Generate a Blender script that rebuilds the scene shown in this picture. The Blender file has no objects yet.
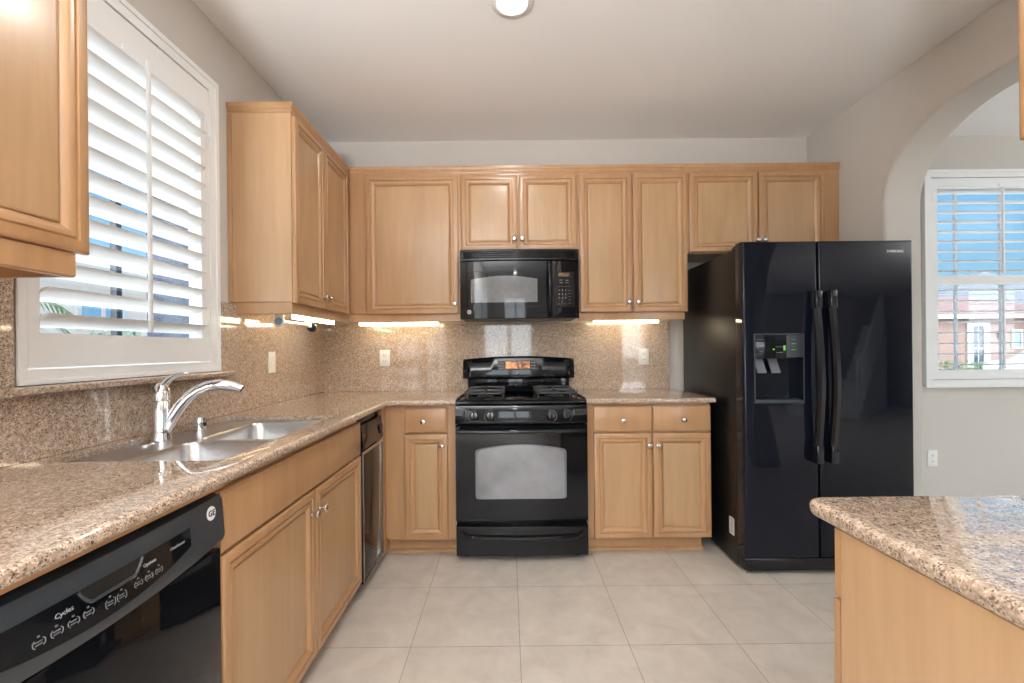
import bpy, bmesh, math, random
from mathutils import Vector, Matrix
random.seed(7)
S = bpy.context.scene
COL = S.collection
PI = math.pi

# ------------------------------------------------------------------ camera
F = 450.0
cam_d = bpy.data.cameras.new('camera')
cam_d.sensor_width = 36.0
cam_d.lens = F / 1024 * 36.0
cam_d.shift_x = 4.0 / 1024
cam_d.shift_y = 7.0 / 1024
cam_d.clip_start = 0.02
cam_d.clip_end = 300
cam = bpy.data.objects.new('camera', cam_d)
COL.objects.link(cam)
cam.matrix_world = Matrix.Translation((0, 0, 1.22)) @ Matrix.Rotation(PI / 2, 4, 'X') @ Matrix.Rotation(-0.0098, 4, 'Z')
S.camera = cam

# ------------------------------------------------------------------ world, sun, exposure
SKY_STRENGTH = 1.0
REAR_FILL_STRENGTH = 9.0
SUN_ENERGY = 8.0
DOWNLIGHT_W = 8.0
UPLIGHT_W = 360.0
vs = S.view_settings
vs.view_transform = 'Standard'
vs.look = 'None'
vs.gamma = 1.0
vs.use_curve_mapping = False
vs.exposure = 0.05
w = bpy.data.worlds.new('sky')
S.world = w
w.use_nodes = True
wn = w.node_tree.nodes
wl = w.node_tree.links
bgn = wn['Background']
tcw = wn.new('ShaderNodeTexCoord')
sep = wn.new('ShaderNodeSeparateXYZ')
wl.new(tcw.outputs['Generated'], sep.inputs[0])
rampw = wn.new('ShaderNodeValToRGB')
wl.new(sep.outputs['Z'], rampw.inputs[0])
cr = rampw.color_ramp
cr.elements[0].position = 0.0
cr.elements[0].color = (0.62, 0.80, 0.95, 1)
cr.elements[1].position = 0.8
cr.elements[1].color = (0.10, 0.38, 0.85, 1)
e_ = cr.elements.new(0.12)
e_.color = (0.33, 0.66, 0.93, 1)
e_ = cr.elements.new(0.35)
e_.color = (0.16, 0.50, 0.90, 1)
wl.new(rampw.outputs[0], bgn.inputs[0])
# bright lobe added to the sky behind the camera to light the interior
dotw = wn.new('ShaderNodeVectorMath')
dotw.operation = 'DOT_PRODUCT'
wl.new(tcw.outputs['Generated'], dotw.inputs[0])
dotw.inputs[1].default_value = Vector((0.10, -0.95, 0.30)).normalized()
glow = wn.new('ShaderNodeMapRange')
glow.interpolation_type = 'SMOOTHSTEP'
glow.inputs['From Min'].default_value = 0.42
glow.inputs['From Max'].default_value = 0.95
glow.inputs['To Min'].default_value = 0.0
glow.inputs['To Max'].default_value = REAR_FILL_STRENGTH
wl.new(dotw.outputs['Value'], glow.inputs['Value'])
rear_fill = wn.new('ShaderNodeBackground')
rear_fill.inputs[0].default_value = (0.95, 0.98, 1.0, 1)
wl.new(glow.outputs[0], rear_fill.inputs[1])
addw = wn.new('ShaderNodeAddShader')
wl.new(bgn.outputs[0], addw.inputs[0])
wl.new(rear_fill.outputs[0], addw.inputs[1])
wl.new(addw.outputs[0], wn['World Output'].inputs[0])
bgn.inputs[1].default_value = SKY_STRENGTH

sun_d = bpy.data.lights.new('sun', 'SUN')
sun_d.energy = SUN_ENERGY
sun_d.angle = 0.01
sun_d.color = (1.0, 0.98, 0.95)
sun = bpy.data.objects.new('sun', sun_d)
COL.objects.link(sun)
sun.location = (-8, -3, 12)
sun.rotation_euler = Vector((0.78, 0.22, -0.95)).to_track_quat('-Z', 'Y').to_euler()

S.cycles.use_denoising = True
S.cycles.max_bounces = 10
S.cycles.diffuse_bounces = 6
S.cycles.glossy_bounces = 4
S.cycles.transparent_max_bounces = 12
S.cycles.sample_clamp_indirect = 6.0
S.cycles.caustics_reflective = False
S.cycles.caustics_refractive = False


def portal(name, loc, direction, sx, sy):
    d = bpy.data.lights.new(name, 'AREA')
    d.shape = 'RECTANGLE'
    d.size = sx
    d.size_y = sy
    d.cycles.is_portal = True
    o = bpy.data.objects.new(name, d)
    COL.objects.link(o)
    o.location = loc
    o.rotation_euler = Vector(direction).to_track_quat('-Z', 'Z').to_euler()


# ------------------------------------------------------------------ main dimensions (metres; camera above the origin looking +Y)
XL, XR, YB, ZC = -1.34, 2.175, 3.255, 2.725      # left wall, right wall, back wall, ceiling
XF, YN = 8.0, -4.2                                # far side of the adjoining room, rear wall
CT, CB = 0.922, 0.893                             # countertop top and underside


# ------------------------------------------------------------------ materials
def node_mat(name):
    m = bpy.data.materials.new(name)
    m.use_nodes = True
    nt = m.node_tree
    return m, nt, nt.nodes['Principled BSDF']


def pset(b, **k):
    names = dict(col='Base Color', rough='Roughness', metal='Metallic', spec='Specular IOR Level', coat='Coat Weight',
                 coat_rough='Coat Roughness', emit='Emission Color', emit_s='Emission Strength', ior='IOR')
    for a, v in k.items():
        if a in ('col', 'emit') and len(v) == 3:
            v = (*v, 1)
        b.inputs[names[a]].default_value = v


def plain(name, col, rough=0.5, metal=0.0, noise=0.0, nscale=40.0, bump=0.0, **k):
    m, nt, b = node_mat(name)
    pset(b, col=col, rough=rough, metal=metal, **k)
    if noise or bump:
        tc = nt.nodes.new('ShaderNodeTexCoord')
        n = nt.nodes.new('ShaderNodeTexNoise')
        n.inputs['Scale'].default_value = nscale
        n.inputs['Detail'].default_value = 4
        nt.links.new(tc.outputs['Object'], n.inputs['Vector'])
        if noise:
            r = nt.nodes.new('ShaderNodeValToRGB')
            r.color_ramp.elements[0].position = 0.3
            r.color_ramp.elements[1].position = 0.7
            r.color_ramp.elements[0].color = (*[c * (1 - noise) for c in col], 1)
            r.color_ramp.elements[1].color = (*[min(1, c * (1 + noise)) for c in col], 1)
            nt.links.new(n.outputs[0], r.inputs[0])
            nt.links.new(r.outputs[0], b.inputs['Base Color'])
        if bump:
            bp = nt.nodes.new('ShaderNodeBump')
            bp.inputs['Strength'].default_value = bump
            bp.inputs['Distance'].default_value = 0.002
            nt.links.new(n.outputs[0], bp.inputs['Height'])
            nt.links.new(bp.outputs[0], b.inputs['Normal'])
    return m


def wood(name, c0, c1, rough=0.32, stretch=(38, 38, 2.2)):
    m, nt, b = node_mat(name)
    N, L = nt.nodes.new, nt.links.new
    tc = N('ShaderNodeTexCoord')
    oi = N('ShaderNodeObjectInfo')
    mul = N('ShaderNodeMath')
    mul.operation = 'MULTIPLY'
    mul.inputs[1].default_value = 37.0
    L(oi.outputs['Random'], mul.inputs[0])
    add = N('ShaderNodeVectorMath')
    add.operation = 'ADD'
    L(tc.outputs['Object'], add.inputs[0])
    L(mul.outputs[0], add.inputs[1])
    mp = N('ShaderNodeMapping')
    mp.inputs['Scale'].default_value = stretch
    L(add.outputs[0], mp.inputs[0])
    fine = N('ShaderNodeTexNoise')
    fine.inputs['Scale'].default_value = 1.0
    fine.inputs['Detail'].default_value = 6
    fine.inputs['Roughness'].default_value = 0.65
    L(mp.outputs[0], fine.inputs['Vector'])
    mp2 = N('ShaderNodeMapping')
    mp2.inputs['Scale'].default_value = (5, 5, 0.9)
    L(add.outputs[0], mp2.inputs[0])
    big = N('ShaderNodeTexNoise')
    big.inputs['Scale'].default_value = 1.0
    big.inputs['Detail'].default_value = 3
    big.inputs['Distortion'].default_value = 1.2
    L(mp2.outputs[0], big.inputs['Vector'])
    mx = N('ShaderNodeMix')
    mx.data_type = 'FLOAT'
    mx.inputs[0].default_value = 0.55
    L(fine.outputs[0], mx.inputs[2])
    L(big.outputs[0], mx.inputs[3])
    r = N('ShaderNodeValToRGB')
    r.color_ramp.elements[0].position = 0.34
    r.color_ramp.elements[1].position = 0.66
    r.color_ramp.elements[0].color = (*c0, 1)
    r.color_ramp.elements[1].color = (*c1, 1)
    L(mx.outputs[0], r.inputs[0])
    L(r.outputs[0], b.inputs['Base Color'])
    pset(b, rough=rough, coat=0.25, coat_rough=0.18)
    return m


def granite(name, rough=0.1, coat=0.5):
    m, nt, b = node_mat(name)
    N, L = nt.nodes.new, nt.links.new
    tc = N('ShaderNodeTexCoord')
    v = N('ShaderNodeTexVoronoi')
    v.inputs['Scale'].default_value = 360
    L(tc.outputs['Object'], v.inputs['Vector'])
    sx = N('ShaderNodeSeparateColor')
    L(v.outputs['Color'], sx.inputs[0])
    r = N('ShaderNodeValToRGB')
    r.color_ramp.interpolation = 'LINEAR'
    els = r.color_ramp.elements
    els[0].position = 0.0
    els[0].color = (0.140, 0.096, 0.070, 1)
    els[1].position = 1.0
    els[1].color = (0.732, 0.606, 0.486, 1)
    for p, c in ((0.10, (0.226, 0.158, 0.115, 1)), (0.18, (0.421, 0.310, 0.222, 1)), (0.55, (0.518, 0.394, 0.288, 1)), (0.82, (0.610, 0.480, 0.363, 1))):
        e = els.new(p)
        e.color = c
    L(sx.outputs[0], r.inputs[0])
    n = N('ShaderNodeTexNoise')
    n.inputs['Scale'].default_value = 95
    n.inputs['Detail'].default_value = 5
    L(tc.outputs['Object'], n.inputs['Vector'])
    r2 = N('ShaderNodeValToRGB')
    r2.color_ramp.elements[0].position = 0.38
    r2.color_ramp.elements[0].color = (0.70, 0.68, 0.68, 1)
    r2.color_ramp.elements[1].position = 0.62
    r2.color_ramp.elements[1].color = (1.06, 1.08, 1.13, 1)
    L(n.outputs[0], r2.inputs[0])
    mm = N('ShaderNodeMix')
    mm.data_type = 'RGBA'
    mm.blend_type = 'MULTIPLY'
    mm.inputs[0].default_value = 1.0
    L(r.outputs[0], mm.inputs[6])
    L(r2.outputs[0], mm.inputs[7])
    L(mm.outputs[2], b.inputs['Base Color'])
    pset(b, rough=rough, coat=coat, coat_rough=rough)
    return m


def tile_mat(name):
    m, nt, b = node_mat(name)
    N, L = nt.nodes.new, nt.links.new
    tc = N('ShaderNodeTexCoord')
    mp = N('ShaderNodeMapping')
    TX, TY = 0.448, 0.459
    mp.inputs['Location'].default_value = (-0.037 / TX + 100, -2.303 / TY + 100, 0)
    mp.inputs['Scale'].default_value = (1 / TX, 1 / TY, 1)
    L(tc.outputs['Object'], mp.inputs[0])
    br = N('ShaderNodeTexBrick')
    br.offset = 0.0
    br.inputs['Scale'].default_value = 1.0
    br.inputs['Brick Width'].default_value = 1.0
    br.inputs['Row Height'].default_value = 1.0
    br.inputs['Mortar Size'].default_value = 0.0035
    br.inputs['Mortar Smooth'].default_value = 0.1
    br.inputs['Bias'].default_value = 0.0
    br.inputs['Color1'].default_value = (0.60, 0.545, 0.485, 1)
    br.inputs['Color2'].default_value = (0.635, 0.58, 0.52, 1)
    br.inputs['Mortar'].default_value = (0.31, 0.27, 0.23, 1)
    L(mp.outputs[0], br.inputs['Vector'])
    n = N('ShaderNodeTexNoise')
    n.inputs['Scale'].default_value = 7
    n.inputs['Detail'].default_value = 7
    n.inputs['Roughness'].default_value = 0.62
    n.inputs['Distortion'].default_value = 0.6
    L(tc.outputs['Object'], n.inputs['Vector'])
    r = N('ShaderNodeValToRGB')
    r.color_ramp.elements[0].position = 0.3
    r.color_ramp.elements[0].color = (0.86, 0.845, 0.83, 1)
    r.color_ramp.elements[1].position = 0.7
    r.color_ramp.elements[1].color = (1.06, 1.06, 1.05, 1)
    L(n.outputs[0], r.inputs[0])
    mm = N('ShaderNodeMix')
    mm.data_type = 'RGBA'
    mm.blend_type = 'MULTIPLY'
    mm.inputs[0].default_value = 1.0
    L(br.outputs[0], mm.inputs[6])
    L(r.outputs[0], mm.inputs[7])
    L(mm.outputs[2], b.inputs['Base Color'])
    pset(b, rough=0.42)
    bp = N('ShaderNodeBump')
    bp.inputs['Strength'].default_value = 0.35
    bp.inputs['Distance'].default_value = 0.003
    bp.invert = True
    L(br.outputs['Fac'], bp.inputs['Height'])
    L(bp.outputs[0], b.inputs['Normal'])
    return m


def glass_mat(name, tint=(0.97, 0.985, 0.99)):
    m = bpy.data.materials.new(name)
    m.use_nodes = True
    nt = m.node_tree
    nt.nodes.clear()
    out = nt.nodes.new('ShaderNodeOutputMaterial')
    tr = nt.nodes.new('ShaderNodeBsdfTransparent')
    tr.inputs[0].default_value = (*tint, 1)
    gl = nt.nodes.new('ShaderNodeBsdfGlossy')
    gl.inputs['Roughness'].default_value = 0.01
    lw = nt.nodes.new('ShaderNodeLayerWeight')
    pw = nt.nodes.new('ShaderNodeMath')
    pw.operation = 'POWER'
    pw.inputs[1].default_value = 5.0
    nt.links.new(lw.outputs['Facing'], pw.inputs[0])
    fr = nt.nodes.new('ShaderNodeMath')
    fr.operation = 'MULTIPLY_ADD'
    fr.inputs[1].default_value = 0.9
    fr.inputs[2].default_value = 0.03
    nt.links.new(pw.outputs[0], fr.inputs[0])
    mx = nt.nodes.new('ShaderNodeMixShader')
    nt.links.new(fr.outputs[0], mx.inputs[0])
    nt.links.new(tr.outputs[0], mx.inputs[1])
    nt.links.new(gl.outputs[0], mx.inputs[2])
    nt.links.new(mx.outputs[0], out.inputs[0])
    return m


def emit_mat(name, col, s, base=(0.8, 0.8, 0.8), blotch=0):
    m, nt, b = node_mat(name)
    pset(b, col=base, emit=col, emit_s=s, rough=0.4)
    if blotch:                                 # uneven glow of a lit display behind dark glass
        tc = nt.nodes.new('ShaderNodeTexCoord')
        n = nt.nodes.new('ShaderNodeTexNoise')
        n.inputs['Scale'].default_value = blotch
        n.inputs['Detail'].default_value = 2
        nt.links.new(tc.outputs['Object'], n.inputs['Vector'])
        r = nt.nodes.new('ShaderNodeValToRGB')
        r.color_ramp.elements[0].position = 0.38
        r.color_ramp.elements[0].color = (col[0] * 0.10, col[1] * 0.07, col[2] * 0.05, 1)
        r.color_ramp.elements[1].position = 0.66
        r.color_ramp.elements[1].color = (*col, 1)
        nt.links.new(n.outputs[0], r.inputs[0])
        nt.links.new(r.outputs[0], b.inputs['Emission Color'])
    return m


def stripes_mat(name, c0, c1, scale, axis='X', rough=0.7):
    m, nt, b = node_mat(name)
    tc = nt.nodes.new('ShaderNodeTexCoord')
    wv = nt.nodes.new('ShaderNodeTexWave')
    wv.bands_direction = axis
    wv.inputs['Scale'].default_value = scale
    wv.inputs['Distortion'].default_value = 0.6
    nt.links.new(tc.outputs['Object'], wv.inputs['Vector'])
    r = nt.nodes.new('ShaderNodeValToRGB')
    r.color_ramp.elements[0].color = (*c0, 1)
    r.color_ramp.elements[1].color = (*c1, 1)
    nt.links.new(wv.outputs[0], r.inputs[0])
    nt.links.new(r.outputs[0], b.inputs['Base Color'])
    pset(b, rough=rough)
    return m


M = {}
M['wall'] = plain('wall_paint', (0.575, 0.545, 0.505), 0.7, noise=0.015, nscale=3, bump=0.12)
M['ceiling'] = plain('ceiling_paint', (0.89, 0.89, 0.89), 0.8, bump=0.1)
M['white'] = plain('white_paint', (0.84, 0.85, 0.85), 0.35, noise=0.01, nscale=4)
M['wood'] = wood('maple', (0.362, 0.195, 0.092), (0.452, 0.266, 0.132))
M['panel'] = wood('maple_panel', (0.382, 0.228, 0.114), (0.475, 0.302, 0.160))
M['woodin'] = wood('maple_side', (0.43, 0.262, 0.136), (0.525, 0.342, 0.192))
M['granite'] = granite('granite_polished', 0.025)
M['splash'] = granite('granite_splash', 0.05, 0.12)
M['tile'] = tile_mat('floor_tile')
M['black'] = plain('black_gloss', (0.005, 0.0058, 0.0075), 0.05, noise=0.1, nscale=30, spec=0.27)
M['blacksatin'] = plain('black_satin', (0.007, 0.007, 0.008), 0.26, noise=0.2, nscale=60, spec=0.3)
M['blacktex'] = plain('black_textured', (0.006, 0.006, 0.006), 0.28, bump=0.35, nscale=420, spec=0.25)
M['iron'] = plain('cast_iron', (0.03, 0.03, 0.032), 0.45, noise=0.3, nscale=200, bump=0.3)
M['handle'] = plain('handle_black', (0.006, 0.007, 0.010), 0.12, noise=0.05, nscale=10, spec=0.6)
M['fridge'] = plain('fridge_black', (0.0035, 0.0048, 0.010), 0.04, noise=0.05, nscale=10, spec=0.32)
M['darkvoid'] = plain('dark_plastic', (0.004, 0.004, 0.004), 0.5, noise=0.2)
M['greyplastic'] = plain('grey_plastic', (0.13, 0.14, 0.155), 0.3, noise=0.05)
M['dwpanel'] = plain('dishwasher_panel', (0.030, 0.036, 0.044), 0.33, noise=0.05)
M['ovenglass'] = plain('oven_glass', (0.20, 0.205, 0.225), 0.08, noise=0.35, nscale=5, spec=0.75)
M['microglass'] = plain('microwave_glass', (0.13, 0.133, 0.138), 0.06, noise=0.1, spec=0.7)
M['chrome'] = plain('chrome', (0.82, 0.83, 0.85), 0.06, 1.0, noise=0.02)
M['steel'] = plain('brushed_steel', (0.58, 0.585, 0.60), 0.30, 1.0, noise=0.06, nscale=120)
M['nickel'] = plain('satin_nickel', (0.60, 0.58, 0.55), 0.24, 1.0, noise=0.05, nscale=90)
M['print'] = plain('pale_print', (0.42, 0.43, 0.45), 0.5, noise=0.02)
M['printdim'] = plain('dim_print', (0.16, 0.165, 0.175), 0.5, noise=0.02)
M['plastic'] = plain('white_plastic', (0.84, 0.84, 0.83), 0.35, noise=0.01)
M['slot'] = plain('dark_slot', (0.10, 0.095, 0.09), 0.6, noise=0.05)
M['bluecap'] = plain('blue_grey_cap', (0.10, 0.15, 0.21), 0.4, noise=0.1)
M['amber'] = emit_mat('amber_display', (1.0, 0.36, 0.09), 1.3, (0.012, 0.010, 0.009), 30)
M['amberdim'] = emit_mat('amber_dim_display', (1.0, 0.55, 0.2), 0.25, (0.012, 0.010, 0.009), 90)
M['green'] = emit_mat('green_led', (0.25, 1.0, 0.08), 0.55, (0.01, 0.015, 0.01))
M['strip'] = emit_mat('undercabinet_tube', (1.0, 0.84, 0.56), 20.0)
M['lens'] = emit_mat('downlight_lens', (1.0, 0.97, 0.92), 14.0)
M['glass'] = glass_mat('window_glass')
M['stucco'] = plain('pink_stucco', (0.25, 0.17, 0.145), 0.9, noise=0.06, nscale=2)
M['cream'] = plain('cream_stucco', (0.50, 0.46, 0.42), 0.9, noise=0.04, nscale=2)
M['slate'] = plain('slate_stucco', (0.035, 0.05, 0.08), 0.9, noise=0.4, nscale=45, bump=0.8)
M['rooftile'] = stripes_mat('clay_roof_tile', (0.15, 0.085, 0.078), (0.26, 0.175, 0.16), 1.6, 'X')
M['greyroof'] = stripes_mat('grey_roof_shingle', (0.10, 0.115, 0.14), (0.16, 0.18, 0.21), 2.0, 'Z')
M['outwhite'] = plain('exterior_white', (0.42, 0.42, 0.42), 0.6, noise=0.02)
M['darkglass'] = plain('dark_pane', (0.03, 0.05, 0.08), 0.08, noise=0.1)
M['bluepane'] = plain('blue_pane', (0.16, 0.30, 0.42), 0.08, noise=0.1)
M['bronze'] = plain('dark_bronze', (0.02, 0.025, 0.035), 0.5, noise=0.1)
M['leaf'] = plain('leaf_green', (0.075, 0.14, 0.05), 0.6, noise=0.5, nscale=6)
M['leafpale'] = plain('leaf_sage', (0.22, 0.29, 0.22), 0.6, noise=0.4, nscale=6)
M['bark'] = plain('bark', (0.16, 0.11, 0.08), 0.9, noise=0.4, nscale=20)
M['ground'] = plain('pale_concrete', (0.50, 0.49, 0.46), 0.9, noise=0.08, nscale=1.5)


# ------------------------------------------------------------------ mesh builder
class MB:
    def __init__(s):
        s.bm = bmesh.new()

    def _merge(s, b):
        me = bpy.data.meshes.new('tmp')
        b.to_mesh(me)
        b.free()
        s.bm.from_mesh(me)
        bpy.data.meshes.remove(me)
        return s

    def box(s, x0, x1, y0, y1, z0, z1, bev=0.0, seg=2):
        b = bmesh.new()
        vsx = [b.verts.new(p) for p in ((x0, y0, z0), (x1, y0, z0), (x1, y1, z0), (x0, y1, z0),
                                        (x0, y0, z1), (x1, y0, z1), (x1, y1, z1), (x0, y1, z1))]
        for f in ((0, 3, 2, 1), (4, 5, 6, 7), (0, 1, 5, 4), (1, 2, 6, 5), (2, 3, 7, 6), (3, 0, 4, 7)):
            b.faces.new([vsx[i] for i in f])
        if bev > 0:
            bmesh.ops.bevel(b, geom=list(b.edges), offset=bev, segments=seg, affect='EDGES', profile=0.5)
        return s._merge(b)

    def loops(s, loops, close=True, cap0=False, cap1=False):
        """skin a list of equal-length vertex loops"""
        b = s.bm
        rows = [[b.verts.new(p) for p in lp] for lp in loops]
        n = len(rows[0])
        for i in range(len(rows) - 1):
            for j in range(n if close else n - 1):
                k = (j + 1) % n
                try:
                    b.faces.new((rows[i][j], rows[i][k], rows[i + 1][k], rows[i + 1][j]))
                except ValueError:
                    pass
        if cap0:
            b.faces.new(list(reversed(rows[0])))
        if cap1:
            b.faces.new(rows[-1])
        return s

    def tube(s, pts, r, n=12, cap=True, flat=None):
        """sweep a circle (radius or list of radii) along points"""
        pts = [Vector(p) for p in pts]
        rs = r if isinstance(r, (list, tuple)) else [r] * len(pts)
        up = None
        loops = []
        for i, p in enumerate(pts):
            t = (pts[min(i + 1, len(pts) - 1)] - pts[max(i - 1, 0)]).normalized()
            if up is None:
                up = Vector((0, 0, 1)) if abs(t.z) < 0.9 else Vector((1, 0, 0))
            a = (up - t * up.dot(t)).normalized()
            up = a
            c = t.cross(a)
            fx = 1.0 if flat is None else flat
            loops.append([p + a * (math.cos(2 * PI * k / n) * rs[i] * fx) + c * (math.sin(2 * PI * k / n) * rs[i]) for k in range(n)])
        return s.loops(loops, True, cap, cap)

    def lathe(s, prof, center, axis=(0, 0, 1), n=20, cap=True):
        """prof: (radius, distance along axis)"""
        ax = Vector(axis).normalized()
        a = ax.orthogonal().normalized()
        c = ax.cross(a)
        C = Vector(center)
        loops = [[C + ax * h + (a * math.cos(2 * PI * k / n) + c * math.sin(2 * PI * k / n)) * max(r, 1e-5) for k in range(n)] for r, h in prof]
        return s.loops(loops, True, cap, cap)

    def prism(s, pts, d0, d1, axis='X', bev=0.0):
        """polygon of 2-D points extruded along an axis: X -> (y,z), Y -> (x,z), Z -> (x,y)"""
        def P(p, d):
            return {'X': (d, p[0], p[1]), 'Y': (p[0], d, p[1]), 'Z': (p[0], p[1], d)}[axis]
        b = bmesh.new()
        A = [b.verts.new(P(p, d0)) for p in pts]
        B = [b.verts.new(P(p, d1)) for p in pts]
        n = len(pts)
        b.faces.new(A)
        b.faces.new(list(reversed(B)))
        for i in range(n):
            b.faces.new((A[i], B[i], B[(i + 1) % n], A[(i + 1) % n]))
        if bev > 0:
            bmesh.ops.recalc_face_normals(b, faces=list(b.faces))
            bmesh.ops.bevel(b, geom=list(b.edges), offset=bev, segments=2, affect='EDGES', profile=0.5)
        return s._merge(b)

    def plate(s, us, vs_, holes, d0, d1, axis='Y'):
        """slab in a plane made of grid cells, leaving out the cells listed in holes (index pairs)"""
        def P(u, v, d):
            return {'X': (d, u, v), 'Y': (u, d, v), 'Z': (u, v, d)}[axis]
        b = bmesh.new()
        cache = {}

        def V(i, j, k):
            if (i, j, k) not in cache:
                cache[(i, j, k)] = b.verts.new(P(us[i], vs_[j], (d0, d1)[k]))
            return cache[(i, j, k)]
        nu, nv = len(us) - 1, len(vs_) - 1
        solid = lambda i, j: 0 <= i < nu and 0 <= j < nv and (i, j) not in holes
        for i in range(nu):
            for j in range(nv):
                if not solid(i, j):
                    continue
                for k in (0, 1):
                    b.faces.new((V(i, j, k), V(i + 1, j, k), V(i + 1, j + 1, k), V(i, j + 1, k)))
                for di, dj, e in ((-1, 0, ((i, j), (i, j + 1))), (1, 0, ((i + 1, j), (i + 1, j + 1))),
                                  (0, -1, ((i, j), (i + 1, j))), (0, 1, ((i, j + 1), (i + 1, j + 1)))):
                    if not solid(i + di, j + dj):
                        b.faces.new((V(*e[0], 0), V(*e[1], 0), V(*e[1], 1), V(*e[0], 1)))
        return s._merge(b)

    def text(s, body, origin, ux, uy, size, thick=0.0006, align='LEFT', bold=False):
        cu = bpy.data.curves.new('t', 'FONT')
        cu.body = body
        cu.size = size
        cu.align_x = align
        cu.align_y = 'CENTER'
        cu.extrude = thick
        if bold:
            cu.offset = size * 0.012
        cu.resolution_u = 2
        ob = bpy.data.objects.new('t', cu)
        COL.objects.link(ob)
        bpy.context.view_layer.update()
        me = bpy.data.meshes.new_from_object(ob.evaluated_get(bpy.context.evaluated_depsgraph_get()))
        ux, uy = Vector(ux).normalized(), Vector(uy).normalized()
        uz = ux.cross(uy)
        O = Vector(origin)
        for v in me.vertices:
            v.co = O + ux * v.co.x + uy * v.co.y + uz * v.co.z
        s.bm.from_mesh(me)
        bpy.data.meshes.remove(me)
        bpy.data.objects.remove(ob)
        bpy.data.curves.remove(cu)
        return s

    def build(s, name, mat, parent=None, smooth=True, recalc=True):
        b = s.bm
        if recalc:
            bmesh.ops.recalc_face_normals(b, faces=list(b.faces))
        me = bpy.data.meshes.new(name)
        root = Vector((0, 0, 0))
        p = parent
        while p is not None:
            root += p.location
            p = p.parent
        if root.length > 0:
            bmesh.ops.translate(b, verts=list(b.verts), vec=-root)
        b.to_mesh(me)
        b.free()
        if smooth:
            me.polygons.foreach_set('use_smooth', [True] * len(me.polygons))
            me.set_sharp_from_angle(angle=math.radians(32))
        me.materials.append(M[mat] if isinstance(mat, str) else mat)
        o = bpy.data.objects.new(name, me)
        COL.objects.link(o)
        if parent:
            o.parent = parent
        return o


def thing(name, label, cat, loc, group=None):
    o = bpy.data.objects.new(name, None)
    o.empty_display_size = 0.1
    COL.objects.link(o)
    o.location = loc
    return tag(o, label, cat, group)


def tag(o, label, cat, group=None):
    o['label'] = label
    o['category'] = cat
    if group:
        o['group'] = group
    return o


def struct(o):
    o['kind'] = 'structure'
    return o


def copy_thing(o, shift, label, parent=None):
    c = o.copy()
    COL.objects.link(c)
    if parent:
        c.parent = parent
    else:
        c.location = o.location + Vector(shift)
        c['label'] = label
    for ch in list(o.children):
        copy_thing(ch, shift, label, c)
    return c


def offset_poly(pts, dists):
    """move each edge of a counter-clockwise polygon inwards by its own distance"""
    n = len(pts)
    out = []
    for i in range(n):
        p0, p1, p2 = Vector(pts[i - 1]), Vector(pts[i]), Vector(pts[(i + 1) % n])
        d1, d2 = (p1 - p0).normalized(), (p2 - p1).normalized()
        n1, n2 = Vector((-d1.y, d1.x)), Vector((-d2.y, d2.x))
        a, b = p1 + n1 * dists[i - 1], p1 + n2 * dists[i]
        den = d1.x * d2.y - d1.y * d2.x
        if abs(den) < 1e-6:
            out.append(tuple(a))
        else:
            t = ((b.x - a.x) * d2.y - (b.y - a.y) * d2.x) / den
            out.append(tuple(a + d1 * t))
    return out


def round_rect(x0, x1, y0, y1, r, n=6):
    pts = []
    for cx, cy, a0 in ((x1 - r, y1 - r, 0), (x0 + r, y1 - r, 90), (x0 + r, y0 + r, 180), (x1 - r, y0 + r, 270)):
        for k in range(n + 1):
            a = math.radians(a0 + 90 * k / n)
            pts.append((cx + r * math.cos(a), cy + r * math.sin(a)))
    return pts


def fill_ring(b, loops):
    """triangulated flat face between an outer loop of BMVerts and hole loops"""
    edges = []
    for lp in loops:
        for i in range(len(lp)):
            a, c = lp[i], lp[(i + 1) % len(lp)]
            edges.append(b.edges.get((a, c)) or b.edges.new((a, c)))
    bmesh.ops.triangle_fill(b, use_beauty=True, use_dissolve=False, edges=edges)


def slab(name, mat, pts, free, hole=None, parent=None, top=CT, bottom=CB):
    """countertop: polygon with half-rounded free edges; free = flags per edge"""
    mb = MB()
    b = mb.bm
    th = top - bottom
    r = th * 0.42
    prof = [(r * 0.9, bottom), (r * 0.35, bottom + r * 0.15), (0.05 * r, bottom + r * 0.6), (0, bottom + r), (0, top - r)]
    prof += [(r * (1 - math.cos(a)), top - r + r * math.sin(a)) for a in (PI / 8, PI / 4, 3 * PI / 8, PI / 2)]
    rows = []
    for ins, z in prof:
        pp = offset_poly(pts, [ins if f else 0.0 for f in free])
        rows.append([b.verts.new((x, y, z)) for x, y in pp])
    n = len(pts)
    for i in range(len(rows) - 1):
        for j in range(n):
            k = (j + 1) % n
            b.faces.new((rows[i][j], rows[i][k], rows[i + 1][k], rows[i + 1][j]))
    if hole:
        ht = [b.verts.new((x, y, top)) for x, y in hole]
        hb = [b.verts.new((x, y, bottom)) for x, y in hole]
        m = len(hole)
        for j in range(m):
            k = (j + 1) % m
            b.faces.new((ht[j], ht[k], hb[k], hb[j]))
        fill_ring(b, [rows[-1], ht])
        fill_ring(b, [rows[0], hb])
    else:
        b.faces.new(rows[-1])
        b.faces.new(list(reversed(rows[0])))
    return mb.build(name, mat, parent)


# ------------------------------------------------------------------ the room
def wall_box(name, mat, *a):
    return struct(MB().box(*a).build(name, mat, smooth=False))


wall_box('floor', 'tile', XL - 0.15, XF + 0.15, YN - 0.15, YB + 0.15, -0.12, 0)
wall_box('ceiling', 'ceiling', XL - 0.15, XF + 0.15, YN - 0.15, YB + 0.15, ZC, ZC + 0.12)
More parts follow.
